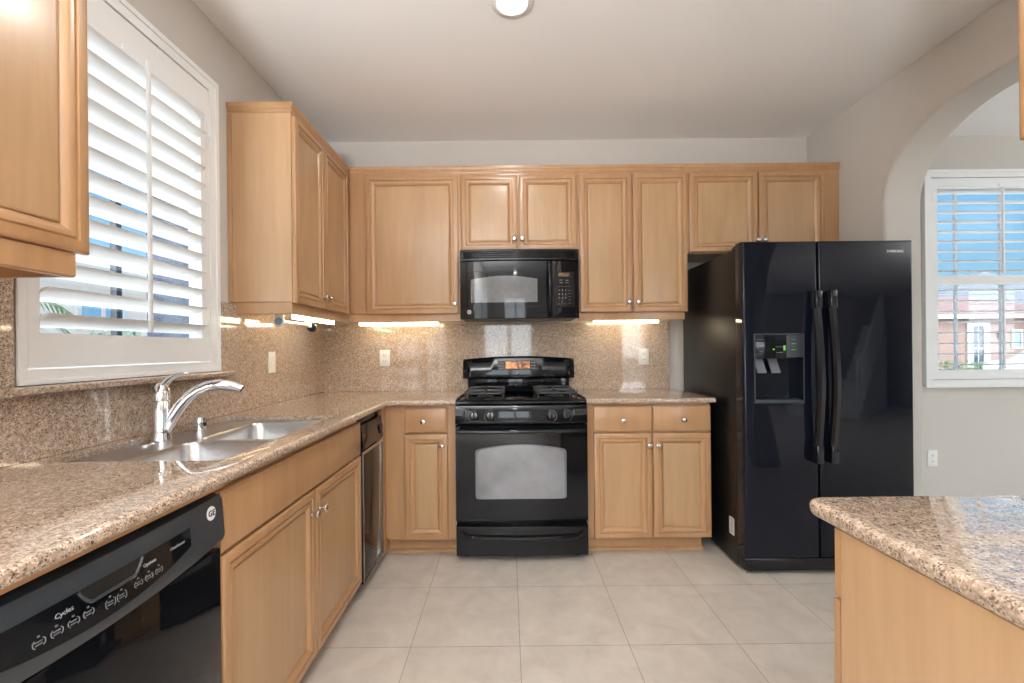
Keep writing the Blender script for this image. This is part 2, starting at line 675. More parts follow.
# left wall: shuttered window by the sink, added door opening behind the camera for daylight
WY0, WY1, WZ0, WZ1 = 1.235, 2.035, 1.17, 2.385
struct(MB().plate([YN - 0.15, -3.9, -1.1, WY0, WY1, YB], [0, WZ0, 2.35, WZ1, ZC],
                  {(1, 0), (1, 1), (3, 1), (3, 2)}, XL - 0.10, XL, 'X').build('wall_left', 'wall', smooth=False))
# back wall, running on into the adjoining room, with its shuttered window
VX0, VX1, VZ0, VZ1 = 3.05, 4.02, 0.985, 2.40
struct(MB().plate([XL - 0.15, VX0, VX1, XF + 0.15], [0, VZ0, VZ1, ZC], {(1, 1)}, YB, YB + 0.15, 'Y').build('wall_back', 'wall', smooth=False))
# rear wall behind the camera with tall glazed openings
struct(MB().plate([XL, -0.62, 0.62, 2.1, 4.3, XF], [0, 0.25, 2.35, ZC], {(1, 0), (1, 1), (3, 1)}, YN - 0.15, YN, 'Y').build('wall_rear', 'wall', smooth=False))
struct(MB().plate([YN, -1.2, 1.6, YB], [0, 0.6, 2.35, ZC], {(1, 1)}, XF, XF + 0.15, 'X').build('wall_far_side', 'wall', smooth=False))
# right wall with the arched opening
XR2 = 2.388
arch = [(YB, 0), (YB, ZC), (-0.35, ZC), (-0.35, 0), (0.62, 0)]
top_z, spring = 2.432, 2.03
AY0, AY1 = 0.62, 2.588
ra, rb = 0.50, top_z - spring
arch += [(AY0 + ra - ra * math.cos(t), spring + rb * math.sin(t)) for t in [i * PI / 2 / 14 for i in range(15)]]
arch += [(AY1 - ra + ra * math.sin(t), spring + rb * math.cos(t)) for t in [i * PI / 2 / 14 for i in range(15)]]
arch += [(AY1, 0)]
o = MB().prism(arch, XR, XR2, 'X')
be = [e for e in o.bm.edges if all(AY0 - 0.001 < v.co.y < AY1 + 0.001 and v.co.z < top_z + 0.01 for v in e.verts)
      and abs(e.verts[0].co.x - e.verts[1].co.x) < 1e-5 and len(e.link_faces) == 2 and abs(e.calc_face_angle(0)) > 1]
bmesh.ops.bevel(o.bm, geom=be, offset=0.016, segments=4, affect='EDGES', profile=0.5)
struct(o.build('wall_right', 'wall'))
# short wall carrying the hanging cabinet beside the peninsula
wall_box('wall_stub', 'wall', 1.30, 1.42, -0.9, 0.88, 0, ZC)
# baseboards
wall_box('baseboard_back', 'white', XR2 + 0.001, XF, YB - 0.014, YB - 0.0005, 0.0005, 0.10)
wall_box('baseboard_right', 'white', XR2 + 0.0005, XR2 + 0.014, AY1 + 0.01, YB - 0.016, 0.0005, 0.10)

# glazing of the openings behind the camera
def glazed(name, u0, u1, z0, z1, d0, d1, axis, cols, bar=0.05):
    us = []
    k = (u1 - u0) / cols
    for i in range(cols):
        us += [u0 + i * k + (0 if i == 0 else 0), u0 + i * k + bar]
    us += [u1 - bar, u1]
    us = sorted(set(round(u, 4) for u in us))
    holes = {(i, 1) for i in range(1, len(us) - 1, 2)}
    f = struct(MB().plate(us, [z0, z0 + bar, z1 - bar, z1], holes, d0, d1, axis).build(name, 'white', smooth=False))
    mid = (d0 + d1) / 2
    a = (u0 + 0.01, u1 - 0.01, mid - 0.003, mid + 0.003) if axis == 'Y' else (mid - 0.003, mid + 0.003, u0 + 0.01, u1 - 0.01)
    MB().box(*a, z0 + 0.01, z1 - 0.01).build('pane', 'glass', f)
    return f


glazed('door_1', -0.615, 0.615, 0.005, 2.345, YN - 0.10, YN - 0.05, 'Y', 2, 0.07)
glazed('added_window_rear', 2.105, 4.295, 0.255, 2.345, YN - 0.10, YN - 0.05, 'Y', 2)  # unseen window added to let more daylight in
glazed('added_door', -3.895, -1.105, 0.005, 2.345, XL - 0.10, XL - 0.05, 'X', 2, 0.07)  # unseen patio door added for daylight on floor and ceiling
glazed('added_window_side', -1.195, 1.595, 0.605, 2.345, XF + 0.05, XF + 0.10, 'X', 2)  # made-up window, out of view, lighting the adjoining room
portal('portal_rear', (0, YN - 0.02, 1.2), (0, 1, 0), 1.2, 2.3)
portal('portal_rear_wide', (3.2, YN - 0.02, 1.3), (0, 1, 0), 2.2, 2.1)
portal('portal_left', (XL - 0.02, -2.5, 1.2), (1, 0, 0), 2.8, 2.3)
portal('portal_far', (XF + 0.02, 0.2, 1.5), (-1, 0, 0), 2.8, 1.7)
portal('portal_sink', (XL - 0.06, 1.63, 1.77), (1, 0, 0), 0.75, 1.2)
portal('portal_dining', (3.53, YB + 0.10, 1.7), (0, -1, 0), 0.95, 1.4)


# ------------------------------------------------------------------ windows in view and their plantation shutters
def louver_loop(c, width, thick, ang, n=14):
    """ellipse section; returns (horizontal, vertical) offsets. ang > 0 lifts the room-side edge"""
    out = []
    for k in range(n):
        t = 2 * PI * k / n
        a, b = math.cos(t) * width / 2, math.sin(t) * thick / 2
        out.append((c[0] + a * math.cos(ang) - b * math.sin(ang), c[1] + a * math.sin(ang) + b * math.cos(ang)))
    return out


# left window: frame and glass deep in the wall
fx0, fx1 = XL - 0.082, XL - 0.050
wf = struct(MB().plate([WY0, WY0 + 0.018, WY1 - 0.018, WY1], [WZ0, WZ0 + 0.025, WZ1 - 0.025, WZ1], {(1, 1)}, fx0, fx1, 'X').build('window_1', 'white', smooth=False))
MB().box(XL - 0.068, XL - 0.064, WY0 + 0.012, WY1 - 0.012, WZ0 + 0.018, WZ1 - 0.018).build('pane', 'glass', wf)

sh = thing('plantation_shutter', 'white plantation shutter with tilted louvers over the sink window', 'shutter', (XL, 1.63, 1.13))
SX0, SX1 = XL + 0.001, XL + 0.022
mb = MB().plate([1.215, 1.236, 2.003, 2.052], [1.132, 1.174, 2.383, 2.432], {(1, 1)}, SX0, SX1, 'X')
mb.plate([1.207, 1.225, 2.040, 2.060], [1.124 + 0.008, 1.144, 2.420, 2.440], {(1, 1)}, SX1 - 0.001, SX1 + 0.005, 'X')
mb.build('frame', 'white', sh, smooth=False)
LY0, LY1, LZ0, LZ1 = 1.272, 1.948, 1.277, 2.262
PX0, PX1 = XL - 0.010, XL + 0.018
pf = MB().plate([1.240, LY0, LY1, 1.999], [1.178, LZ0, LZ1, 2.378], {(1, 1)}, PX0, PX1, 'X').build('panel_frame', 'white', sh, smooth=False)
nl = 13
sp = (LZ1 - LZ0) / nl
for i in range(nl):
    zc = LZ0 + (i + 0.5) * sp
    sec = louver_loop((XL + 0.004, zc), 0.087, 0.011, math.radians(25))
    MB().loops([[(h, y, v) for h, v in sec] for y in (LY0 + 0.002, LY1 - 0.002)], True, True, True).build('louver', 'white', sh)
MB().box(XL + 0.046, XL + 0.056, 1.618, 1.632, 1.29, 2.275, 0.002).build('tilt_rod', 'white', sh)
for z in (1.33, 2.21):
    m_ = MB().box(PX1 + 0.001, PX1 + 0.004, 1.97, 1.998, z - 0.032, z + 0.032, 0.001)
    m_.tube([(PX1 + 0.006, 2.001, z - 0.034), (PX1 + 0.006, 2.001, z + 0.034)], 0.005, 8)
    m_.build('hinge', 'white', sh)
MB().lathe([(0.006, 0), (0.006, 0.008), (0.003, 0.012)], (PX1 + 0.0005, 1.55, LZ1 + 0.012), (1, 0, 0), 10).build('catch', 'white', sh)

# right window in the adjoining room
wf = struct(MB().plate([VX0, VX0 + 0.04, VX1 - 0.04, VX1], [VZ0, VZ0 + 0.04, 1.66, 1.70, VZ1 - 0.04, VZ1], {(1, 1), (1, 3)}, YB + 0.10, YB + 0.145, 'Y').build('window_2', 'white', smooth=False))
MB().box(VX0 + 0.035, VX1 - 0.035, YB + 0.123, YB + 0.127, VZ0 + 0.035, VZ1 - 0.035).build('pane', 'glass', wf)
MB().box(3.355, 3.372, YB + 0.117, YB + 0.133, VZ0 + 0.03, VZ1 - 0.03).build('muntin', 'white', wf)
MB().box(3.695, 3.712, YB + 0.117, YB + 0.133, VZ0 + 0.03, VZ1 - 0.03).build('muntin', 'white', wf)

sh = thing('plantation_shutter', 'white plantation shutter with open louvers beyond the archway', 'shutter', (3.53, YB, 0.92))
mb = MB().plate([2.995, 3.042, 4.028, 4.075], [0.918, 0.965, 2.415, 2.460], {(1, 1)}, YB - 0.034, YB - 0.001, 'Y')
mb.plate([2.987, 3.007, 4.063, 4.083], [0.910, 0.93, 2.448, 2.468], {(1, 1)}, YB - 0.042, YB - 0.033, 'Y')
mb.build('frame', 'white', sh, smooth=False)
MB().plate([3.046, 3.090, 3.975, 4.024], [0.969, 1.035, 1.645, 1.712, 2.345, 2.411], {(1, 1), (1, 3)}, YB - 0.026, YB + 0.004, 'Y').build('panel_frame', 'white', sh, smooth=False)
for z0, z1, n, ang in ((1.035, 1.645, 8, 4), (1.712, 2.345, 9, 3)):
    sp = (z1 - z0) / n
    for i in range(n):
        sec = louver_loop((YB - 0.011, z0 + (i + 0.5) * sp), 0.066, 0.010, math.radians(-ang))
        MB().loops([[(x, h, v) for h, v in sec] for x in (3.092, 3.973)], True, True, True).build('louver', 'white', sh)
    MB().box(3.527, 3.541, YB - 0.056, YB - 0.046, z0 + 0.01, z1 - 0.01, 0.002).build('tilt_rod', 'white', sh)
for z in (1.10, 2.28):
    MB().box(3.046, 3.07, YB - 0.030, YB - 0.027, z - 0.035, z + 0.035, 0.001).build('hinge', 'white', sh)
MB().lathe([(0.006, 0), (0.006, 0.008), (0.003, 0.012)], (3.53, YB - 0.0265, 2.36), (0, -1, 0), 10).build('catch', 'white', sh)

# ------------------------------------------------------------------ granite: backsplashes, sill, countertops
SPX = XL + 0.018
SPY = YB - 0.020
tag(MB().plate([-0.9, 1.167, 1.206, 2.061, 2.116, SPY - 0.0005], [CT + 0.001, 1.1045, 1.1295, 1.45], {(1, 1), (2, 1), (3, 1), (2, 2)}, XL + 0.0005, SPX, 'X').build('backsplash', 'splash', smooth=False),
    'tan speckled granite backsplash on the left wall around the sink window', 'backsplash')
tag(MB().box(XL + 0.001, 1.16, SPY, YB - 0.0005, CT + 0.001, 1.399).build('backsplash', 'splash', smooth=False),
    'tan speckled granite backsplash on the back wall behind the range', 'backsplash')
tag(MB().prism([(XL + 0.0005, 1.105), (XL + 0.048, 1.105), (XL + 0.056, 1.109), (XL + 0.058, 1.117), (XL + 0.056, 1.125), (XL + 0.048, 1.129), (XL + 0.0005, 1.129)], 1.168, 2.115, 'Y').build('windowsill', 'granite'),
    'rounded tan granite sill under the white sink window shutter', 'windowsill')

KX0, KX1, KY0, KY1 = -1.275, -0.785, 1.228, 2.05      # sink cut-out
CX, CY = -0.697, 2.612                                # front edges of the counters
hole = round_rect(KX0, KX1, KY0, KY1, 0.030)
Lpts = [(SPX - 0.017, -0.9), (CX, -0.9), (CX, CY - 0.025), (CX + 0.025, CY), (-0.3085, CY), (-0.3085, YB - 0.001), (SPX - 0.017, YB - 0.001)]
tag(slab('countertop', 'granite', Lpts, [0, 1, 1, 1, 0, 0, 0], hole),
    'long L-shaped tan granite countertop with the sink set into it', 'countertop')
tag(slab('countertop', 'granite', [(0.452, CY), (1.205, CY), (1.205, YB - 0.001), (0.452, YB - 0.001)], [1, 1, 0, 0]),
    'short tan granite countertop between the range and the refrigerator', 'countertop')
pp = [(1.29, -0.9), (1.29, 0.895)]
rc = 0.035
pp += [(0.580 + rc + rc * math.cos(math.radians(a)), 0.895 - rc + rc * math.sin(math.radians(a))) for a in (90, 105, 120, 135, 150, 165, 180)]
pp += [(0.580, -0.9)]
tag(slab('countertop', 'granite', pp, [0] + [1] * (len(pp) - 2) + [0]),
    'tan granite peninsula countertop with a rounded corner, at the right front', 'countertop')


# ------------------------------------------------------------------ cabinets
RAISED = [(0, .0195), (0, .007), (.0012, .003), (.006, .0004), (.009, -.0005), (.027, -.0005), (.0285, .0055), (.0325, .0055), (.036, .0015),
          (.044, .0018), (.050, .0055), (.0575, .0118), (.0600, .0155), (.0622, .0155), (.0622, .0195)]
FIELD = [(.0624, .0193), (.0624, .0132), (.0645, .0118), (.070, .0115)]
SLAB = [(0, .0195), (0, .006), (.0025, .0035), (.006, .0035), (.008, .0012), (.011, 0)]


def face_point(face, front, u, v, depth):
    return {'-Y': (u, front + depth, v), '+X': (front - depth, u, v), '-X': (front + depth, u, v), '+Y': (u, front - depth, v)}[face]


def panel_front(name, parent, face, front, u0, u1, v0, v1, style, mat='wood'):
    mb = MB()
    rows = []
    for ins, dep in style:
        rows.append([face_point(face, front, u, v, dep) for u, v in ((u0 + ins, v0 + ins), (u1 - ins, v0 + ins), (u1 - ins, v1 - ins), (u0 + ins, v1 - ins))])
    if style is RAISED:                       # framed door: an open frame around its own lighter panel
        mb.loops(rows + rows[:1], True)
        o = mb.build(name, mat, parent)
        rows = [[face_point(face, front, u, v, dep) for u, v in ((u0 + ins, v0 + ins), (u1 - ins, v0 + ins), (u1 - ins, v1 - ins), (u0 + ins, v1 - ins))] for ins, dep in FIELD]
        MB().loops(rows, True, True, True).build('door_panel', 'panel', o)
        return o
    mb.loops(rows, True, True, True)
    return mb.build(name, mat, parent)


def knob(parent, face, front, u, v):
    p = face_point(face, front, u, v, 0)
    ax = {'-Y': (0, -1, 0), '+X': (1, 0, 0), '-X': (-1, 0, 0), '+Y': (0, 1, 0)}[face]
    prof = [(.009, .0002), (.0085, .003), (.0055, .006), (.0055, .013), (.012, .0165), (.0155, .020), (.0160, .0235), (.0135, .0275), (.008, .0295), (.002, .030)]
    return MB().lathe(prof, p, ax, 18).build('knob', 'nickel', parent)


CROWN = [(0.0, 2.366), (0.003, 2.366), (0.004, 2.372), (0.007, 2.376), (0.007, 2.387), (0.011, 2.392), (0.012, 2.397), (0.012, 2.412), (0.0, 2.412)]


def sweep(path, prof, name, mat, parent):
    """sweep an (out, z) profile along a 2-D path; out is to the right of travel; mitred"""
    mb = MB()
    P = [Vector(p) for p in path]
    loops = []
    for i, p in enumerate(P):
        dirs = []
        if i > 0:
            dirs.append((P[i] - P[i - 1]).normalized())
        if i < len(P) - 1:
            dirs.append((P[i + 1] - P[i]).normalized())
        ns = [Vector((d.y, -d.x)) for d in dirs]
        if len(ns) == 2:
            m = (ns[0] + ns[1])
            m = m / (1 + ns[0].dot(ns[1]))
        else:
            m = ns[0]
        loops.append([(p.x + m.x * a, p.y + m.y * a, z) for a, z in prof])
    mb.loops(loops, True, True, True)
    return mb.build(name, mat, parent)


def rail_prof(z0, z1, t=0.018):
    return [(-t, z0), (-0.003, z0), (0, z0 + 0.004), (0, z1), (-t, z1)]


UZ0, UZ1 = 1.455, 2.362
UF = 2.942          # carcass front of the back-wall uppers
UD = 2.920          # door fronts


def upper_back(label, x0, x1, z0, doors, knobs, rail=None, crown=(0, 0)):
    t = thing('wall_cabinet', label, 'cabinet', ((x0 + x1) / 2, UF, z0))
    MB().box(x0, x1, UF, YB - 0.001, z0, 2.408, 0.0015, 1).build('body', 'wood', t)
    for (a, b, c, d), (ku, kv) in zip(doors, knobs):
        dr = panel_front('door', t, '-Y', UD, a, b, c, d, RAISED)
        knob(dr, '-Y', UD, ku, kv)
    sweep([(x0 + crown[0], UF - 0.0005), (x1 + crown[1], UF - 0.0005)], CROWN, 'crown_molding', 'wood', t)
    if rail:
        sweep([(rail[0], UF + 0.006), (rail[1], UF + 0.006)], rail_prof(1.398, z0 - 0.0005), 'light_rail', 'wood', t)
    return t


# left run, with its end panel towards the camera
LF, LDR = -1.036, -1.014
t = thing('wall_cabinet', 'maple wall cabinet on the left wall right of the sink window, end panel facing out', 'cabinet', (-1.19, 2.6, UZ0))
MB().box(XL + 0.001, LF, 2.165, UF - 0.0015, UZ0, 2.408, 0.0015, 1).build('body', 'woodin', t)
for a, b, ku in ((2.168, 2.513, 2.482), (2.518, 2.890, 2.55)):
    d_ = panel_front('door', t, '+X', LDR, a, b, 1.450, 2.350, RAISED)
    knob(d_, '+X', LDR, ku, 1.512)
sweep([(XL + 0.001, 2.1645), (LF + 0.0005, 2.1645), (LF + 0.0005, UF - 0.014)], CROWN, 'crown_molding', 'wood', t)
sweep([(XL + 0.03, 2.169), (LF - 0.002, 2.169), (LF - 0.002, UF - 0.002)], rail_prof(1.396, UZ0 - 0.0005), 'light_rail', 'wood', t)
panel_front('stile', t, '-Y', 2.1575, XL + 0.002, XL + 0.022, UZ0 + 0.002, 2.36, [(0, .0065), (0, .001), (.001, 0)])

upper_back('maple wall cabinet with one wide door in the left corner of the back wall', -1.0345, -0.3005, UZ0,
           [(-0.916, -0.317, 1.450, 2.347)], [(-0.342, 1.512)], (-1.0375, -0.302), (0.014, 0))
upper_back('short two-door maple wall cabinet directly above the black microwave', -0.2995, 0.4615, 1.853,
           [(-0.297, 0.069, 1.860, 2.347), (0.079, 0.451, 1.860, 2.347)], [(0.048, 1.928), (0.099, 1.928)])
upper_back('tall two-door maple wall cabinet between the microwave and the refrigerator', 0.4625, 1.1755, UZ0,
           [(0.471, 0.810, 1.450, 2.347), (0.822, 1.172, 1.450, 2.347)], [(0.790, 1.514), (0.848, 1.514)], (0.464, 1.160))
upper_back('short two-door maple wall cabinet above the black refrigerator', 1.1765, 2.173, 1.828,
           [(1.188, 1.629, 1.835, 2.350), (1.641, 2.065, 1.835, 2.350)], [(1.622, 1.908), (1.668, 1.908)])

# near upper on the left wall, cut by the picture edge
t = thing('wall_cabinet', 'maple wall cabinet at the upper left edge, left of the sink window', 'cabinet', (-1.19, 0.6, UZ0))
MB().box(XL + 0.001, LF, 0.08, 1.078, UZ0, 2.408, 0.0015, 1).build('body', 'woodin', t)
for a, b in ((0.585, 1.097), (0.082, 0.578)):
    panel_front('door', t, '+X', LDR, a, b, 1.457, 2.350, RAISED)
sweep([(LF + 0.0005, 0.08), (LF + 0.0005, 1.0785), (XL + 0.001, 1.0785)], CROWN, 'crown_molding', 'wood', t)
sweep([(LF + 0.012, 0.08), (LF + 0.012, 1.068), (XL + 0.022, 1.068)], rail_prof(1.398, UZ0 - 0.0005), 'light_rail', 'wood', t)

# hanging cabinet above the peninsula (only its far edge enters the picture)
t = thing('wall_cabinet', 'maple wall cabinet at the upper right edge, above the peninsula', 'cabinet', (1.14, 0.4, 1.605))
MB().box(0.997, 1.299, 0.0, 0.858, 1.605, 2.408, 0.0015, 1).build('body', 'woodin', t)
for a, b in ((0.434, 0.858), (0.0, 0.428)):
    panel_front('door', t, '-X', 0.975, a, b, 1.607, 2.350, RAISED)
sweep([(0.9965, 0.858), (0.9965, 0.0)], CROWN, 'crown_molding', 'wood', t)

# --- base cabinets
BF, BD = 2.652, 2.630
SF, SD = -0.747, -0.725


def toe_back(t, x0, x1, end=None):
    MB().box(x0, x1, 2.715, 2.733, 0.001, 0.0985).build('toe_kick', 'wood', t)
    MB().prism([(2.7145, 0.001), (2.700, 0.001), (2.701, 0.012), (2.708, 0.020), (2.7145, 0.022)], x0, x1 + (0.006 if end else 0), 'X').build('shoe_molding', 'wood', t)


t = thing('base_cabinet', 'narrow maple base cabinet with one drawer over one door, left of the range', 'cabinet', (-0.5, BF, 0))
MB().box(-0.728, -0.3135, BF, YB - 0.021, 0.10, CB - 0.001, 0.001, 1).build('body', 'wood', t)
d_ = panel_front('drawer', t, '-Y', BD, -0.612, -0.361, 0.731, 0.876, SLAB)
knob(d_, '-Y', BD, -0.4975, 0.798)
d_ = panel_front('door', t, '-Y', BD, -0.613, -0.361, 0.103, 0.722, RAISED)
knob(d_, '-Y', BD, -0.390, 0.655)
MB().box(SF, -0.7285, 2.574, YB - 0.021, 0.03, CB - 0.001).build('filler', 'wood', t)
toe_back(t, -0.74, -0.313)

t = thing('base_cabinet', 'wide maple base cabinet with two drawers over two doors, right of the range', 'cabinet', (0.83, BF, 0))
MB().box(0.462, 1.184, BF, YB - 0.001, 0.10, CB - 0.001, 0.001, 1).build('body', 'wood', t)
for a, b, ku, kd in ((0.497, 0.834, 0.667, 0.818), (0.845, 1.182, 1.019, 0.868)):
    d_ = panel_front('drawer', t, '-Y', BD, a, b, 0.726, 0.876, SLAB)
    knob(d_, '-Y', BD, ku, 0.795)
    d_ = panel_front('door', t, '-Y', BD, a, b, 0.103, 0.717, RAISED)
    knob(d_, '-Y', BD, kd, 0.648)
toe_back(t, 0.462, 1.155, True)

SY0, SY1 = 1.137, 2.212
t = thing('base_cabinet', 'maple sink base cabinet with two doors, between the dishwasher and the trash compactor', 'cabinet', (-1.0, 1.67, 0))
mb = MB()
mb.box(XL + 0.02, SF, SY0, SY0 + 0.018, 0.10, CB - 0.001)
mb.box(XL + 0.02, SF, SY1 - 0.018, SY1, 0.10, CB - 0.001)
mb.box(XL + 0.02, SF - 0.019, SY0 + 0.0185, SY1 - 0.0185, 0.10, 0.118)
mb.box(XL + 0.02, XL + 0.03, SY0 + 0.0185, SY1 - 0.0185, 0.119, CB - 0.001)
mb.build('body', 'wood', t)
ym = (SY0 + SY1) / 2
MB().plate([SY0 + 0.0185, SY0 + 0.04, ym - 0.02, ym + 0.02, SY1 - 0.04, SY1 - 0.0185], [0.10, 0.13, 0.69, 0.72, 0.86, CB - 0.001], {(1, 1), (3, 1), (1, 3), (2, 3), (3, 3)}, SF - 0.018, SF, 'X').build('face_frame', 'wood', t, smooth=False)
panel_front('drawer_front', t, '+X', SD, SY0 + 0.002, SY1 - 0.003, 0.707, 0.866, SLAB)
for a, b, ku in ((SY0 + 0.002, 1.688, 1.652), (1.694, SY1 - 0.003, 1.722)):
    d_ = panel_front('door', t, '+X', SD, a, b, 0.078, 0.700, RAISED)
    knob(d_, '+X', SD, ku, 0.617)
MB().box(-0.83, -0.815, SY0, SY1, 0.001, 0.099).build('toe_kick', 'wood', t)

# peninsula base
t = thing('peninsula_cabinet', 'maple peninsula base with a plain side panel, at the lower right', 'cabinet', (0.93, 0.1, 0))
MB().box(0.587, 1.299, -0.9, 0.800, 0.10, CB - 0.001, 0.001, 1).build('body', 'woodin', t)
MB().box(0.64, 1.299, -0.9, 0.70, 0.001, 0.0995).build('toe_kick', 'wood', t)
panel_front('drawer', t, '+Y', 0.8205, 0.588, 1.28, 0.770, 0.890, SLAB)
panel_front('door', t, '+Y', 0.8220, 0.5865, 1.28, 0.105, 0.764, SLAB)

# wood strip over the dishwasher, under the counter
t = thing('filler_strip', 'narrow maple strip under the counter edge above the dishwasher', 'trim', (-0.74, 0.8, CB))
MB().box(-0.752, -0.722, -0.9, SY0 - 0.001, 0.877, CB - 0.001, 0.001, 1).build('strip', 'wood', t)

# ------------------------------------------------------------------ under-cabinet lights
def tube_light(label, loc, x0, x1, y0, y1, zb=1.391):
    t = thing('undercabinet_light', label, 'light', loc, 'tube lights under the wall cabinets')
    MB().box(x0, x1, y0, y1, 1.407, 1.4535, 0.002).build('housing', 'plastic', t)
    along_y = (y1 - y0) > (x1 - x0)
    i, j = (0.012, 0.012) if along_y else (0.012, 0.012)
    MB().box(x0 + i, x1 - i, y0 + j, y1 - j, zb, 1.4065, 0.003).build('diffuser', 'strip', t)


tube_light('glowing tube light under the left wall cabinet, by the paper towel holder', (-1.085, 2.55, 1.43), -1.108, -1.068, 2.27, 2.82, 1.380)
tube_light('glowing tube light under the wide-door cabinet left of the microwave', (-0.75, 3.10, 1.43), -1.035, -0.467, 3.085, 3.125, 1.387)
tube_light('glowing tube light under the wall cabinet beside the refrigerator', (0.81, 3.10, 1.43), 0.580, 1.052, 3.085, 3.125, 1.387)

# paper towel holder
t = thing('paper_towel_holder', 'empty white paper towel holder under the left wall cabinet', 'paper towel holder', (-1.14, 2.38, 1.40))
PX, PZ = -1.132, 1.366
mb = MB().box(PX - 0.021, PX + 0.021, 2.227, 2.242, 1.362, 1.4535, 0.004)
mb.lathe([(0.022, 0), (0.025, 0.003), (0.025, 0.015), (0.022, 0.018)], (PX, 2.224, PZ), (0, 1, 0), 20)
mb.build('bracket', 'plastic', t)
MB().lathe([(0.0175, 0), (0.0185, 0.003), (0.0185, 0.007)], (PX, 2.2165, PZ), (0, 1, 0), 20).build('end_cap', 'bluecap', t)
MB().tube([(PX, 2.243, PZ), (PX, 2.552, PZ)], 0.008, 12).build('rod', 'plastic', t)
mb = MB().box(PX - 0.014, PX + 0.014, 2.556, 2.568, 1.35, 1.4535, 0.004)
mb.build('bracket', 'plastic', t)
MB().lathe([(0.024, 0), (0.026, 0.003), (0.026, 0.016), (0.022, 0.019)], (PX + 0.01, 2.569, PZ - 0.014), (0, 1, 0), 20).build('end_cap', 'blacksatin', t)
# ------------------------------------------------------------------ sink, faucet, air gap
t = thing('kitchen_sink', 'stainless steel double bowl sink set in the left countertop', 'sink', ((KX0 + KX1) / 2, (KY0 + KY1) / 2, 0.88))
ZP = 0.905
mb = MB()
b = mb.bm
out = round_rect(KX0 + 0.0015, KX1 - 0.0015, KY0 + 0.0015, KY1 - 0.0015, 0.0285)
o_top = [b.verts.new((x, y, ZP)) for x, y in out]
o_bot = [b.verts.new((x, y, 0.889)) for x, y in out]
for i in range(len(out)):
    k = (i + 1) % len(out)
    b.faces.new((o_top[i], o_top[k], o_bot[k], o_bot[i]))
bowls = [(-1.118, -0.812, 1.268, 1.572), (-1.118, -0.812, 1.604, 1.975)]
rings = []
for x0, x1, y0, y1 in bowls:
    lp = [b.verts.new((x, y, ZP)) for x, y in round_rect(x0, x1, y0, y1, 0.05)]
    rings.append(lp)
fill_ring(b, [o_top] + rings)
mb.build('deck', 'steel', t)
for x0, x1, y0, y1 in bowls:
    rows = []
    for ins, z in ((0, ZP - 0.0002), (0.002, ZP - 0.004), (0.006, ZP - 0.012), (0.012, 0.78), (0.020, 0.735), (0.036, 0.715), (0.06, 0.708)):
        rows.append([(x, y, z) for x, y in round_rect(x0 + ins, x1 - ins, y0 + ins, y1 - ins, max(0.05 - ins * 0.3, 0.02))])
    MB().loops(rows, True, False, True).build('bowl', 'steel', t)
    cx, cy = (x0 + x1) / 2, (y0 + y1) / 2
    MB().lathe([(0.045, 0), (0.045, 0.003), (0.036, 0.0035), (0.034, 0.001), (0.008, 0.001)], (cx, cy, 0.7085), (0, 0, 1), 24).build('drain', 'chrome', t)

FX, FY, FZ = -1.235, 1.600, ZP + 0.001
t = thing('kitchen_faucet', 'chrome single lever pull-out faucet behind the sink', 'faucet', (FX, FY, FZ))
dirv = Vector((0.93, 0.36, 0)).normalized()
Pf = lambda a, z: Vector((FX, FY, FZ)) + dirv * a + Vector((0, 0, z))
MB().lathe([(0.031, 0), (0.031, 0.004), (0.029, 0.010), (0.0275, 0.03), (0.0265, 0.138), (0.0255, 0.1405)], (FX, FY, FZ), (0, 0, 1), 28).build('body', 'chrome', t)
MB().lathe([(0.0255, 0.141), (0.0275, 0.143), (0.0278, 0.158), (0.026, 0.176), (0.021, 0.192), (0.012, 0.203), (0.001, 0.206)], (FX, FY, FZ), (0, 0, 1), 28).build('lever_hub', 'chrome', t)
MB().tube([Pf(0.004, 0.178), Pf(0.012, 0.200), Pf(0.026, 0.216), Pf(0.044, 0.228), Pf(0.062, 0.234), Pf(0.084, 0.2355)], [0.019, 0.018, 0.015, 0.012, 0.0095, 0.005], 14, True, 0.55).build('lever', 'chrome', t)
MB().tube([Pf(0.010, 0.03), Pf(0.022, 0.058), Pf(0.038, 0.088), Pf(0.058, 0.122), Pf(0.082, 0.151), Pf(0.110, 0.173), Pf(0.140, 0.186), Pf(0.158, 0.189)],
          [0.018, 0.020, 0.020, 0.020, 0.020, 0.0195, 0.019, 0.019], 18).build('spout', 'chrome', t)
h_ = MB().tube([Pf(0.159, 0.189), Pf(0.180, 0.191), Pf(0.205, 0.189), Pf(0.228, 0.183), Pf(0.250, 0.173)], [0.0198, 0.021, 0.021, 0.0195, 0.015], 18).build('spray_head', 'chrome', t)
MB().lathe([(0.0115, 0), (0.0115, 0.003)], Pf(0.2505, 0.1725), (dirv.x * 0.85, dirv.y * 0.85, -0.5), 16).build('nozzle', 'blacksatin', h_)

t = thing('sink_air_gap', 'small chrome air gap cap beside the faucet', 'air gap', (-1.222, 1.780, FZ))
MB().lathe([(0.026, 0), (0.026, 0.004), (0.0205, 0.006), (0.0205, 0.045), (0.0195, 0.052), (0.015, 0.056), (0.002, 0.057)], (-1.222, 1.780, FZ), (0, 0, 1), 24).build('cap', 'chrome', t)
MB().box(-1.2020, -1.2000, 1.773, 1.787, FZ + 0.02, FZ + 0.035).build('vent_slot', 'blacksatin', t)
tag(MB().lathe([(0.024, 0), (0.024, 0.003), (0.020, 0.006), (0.002, 0.008)], (-1.225, 1.52, FZ), (0, 0, 1), 24).build('hole_cover', 'chrome'),
    'flat chrome disc covering a hole in the sink deck, nearest the camera', 'sink hole cover')

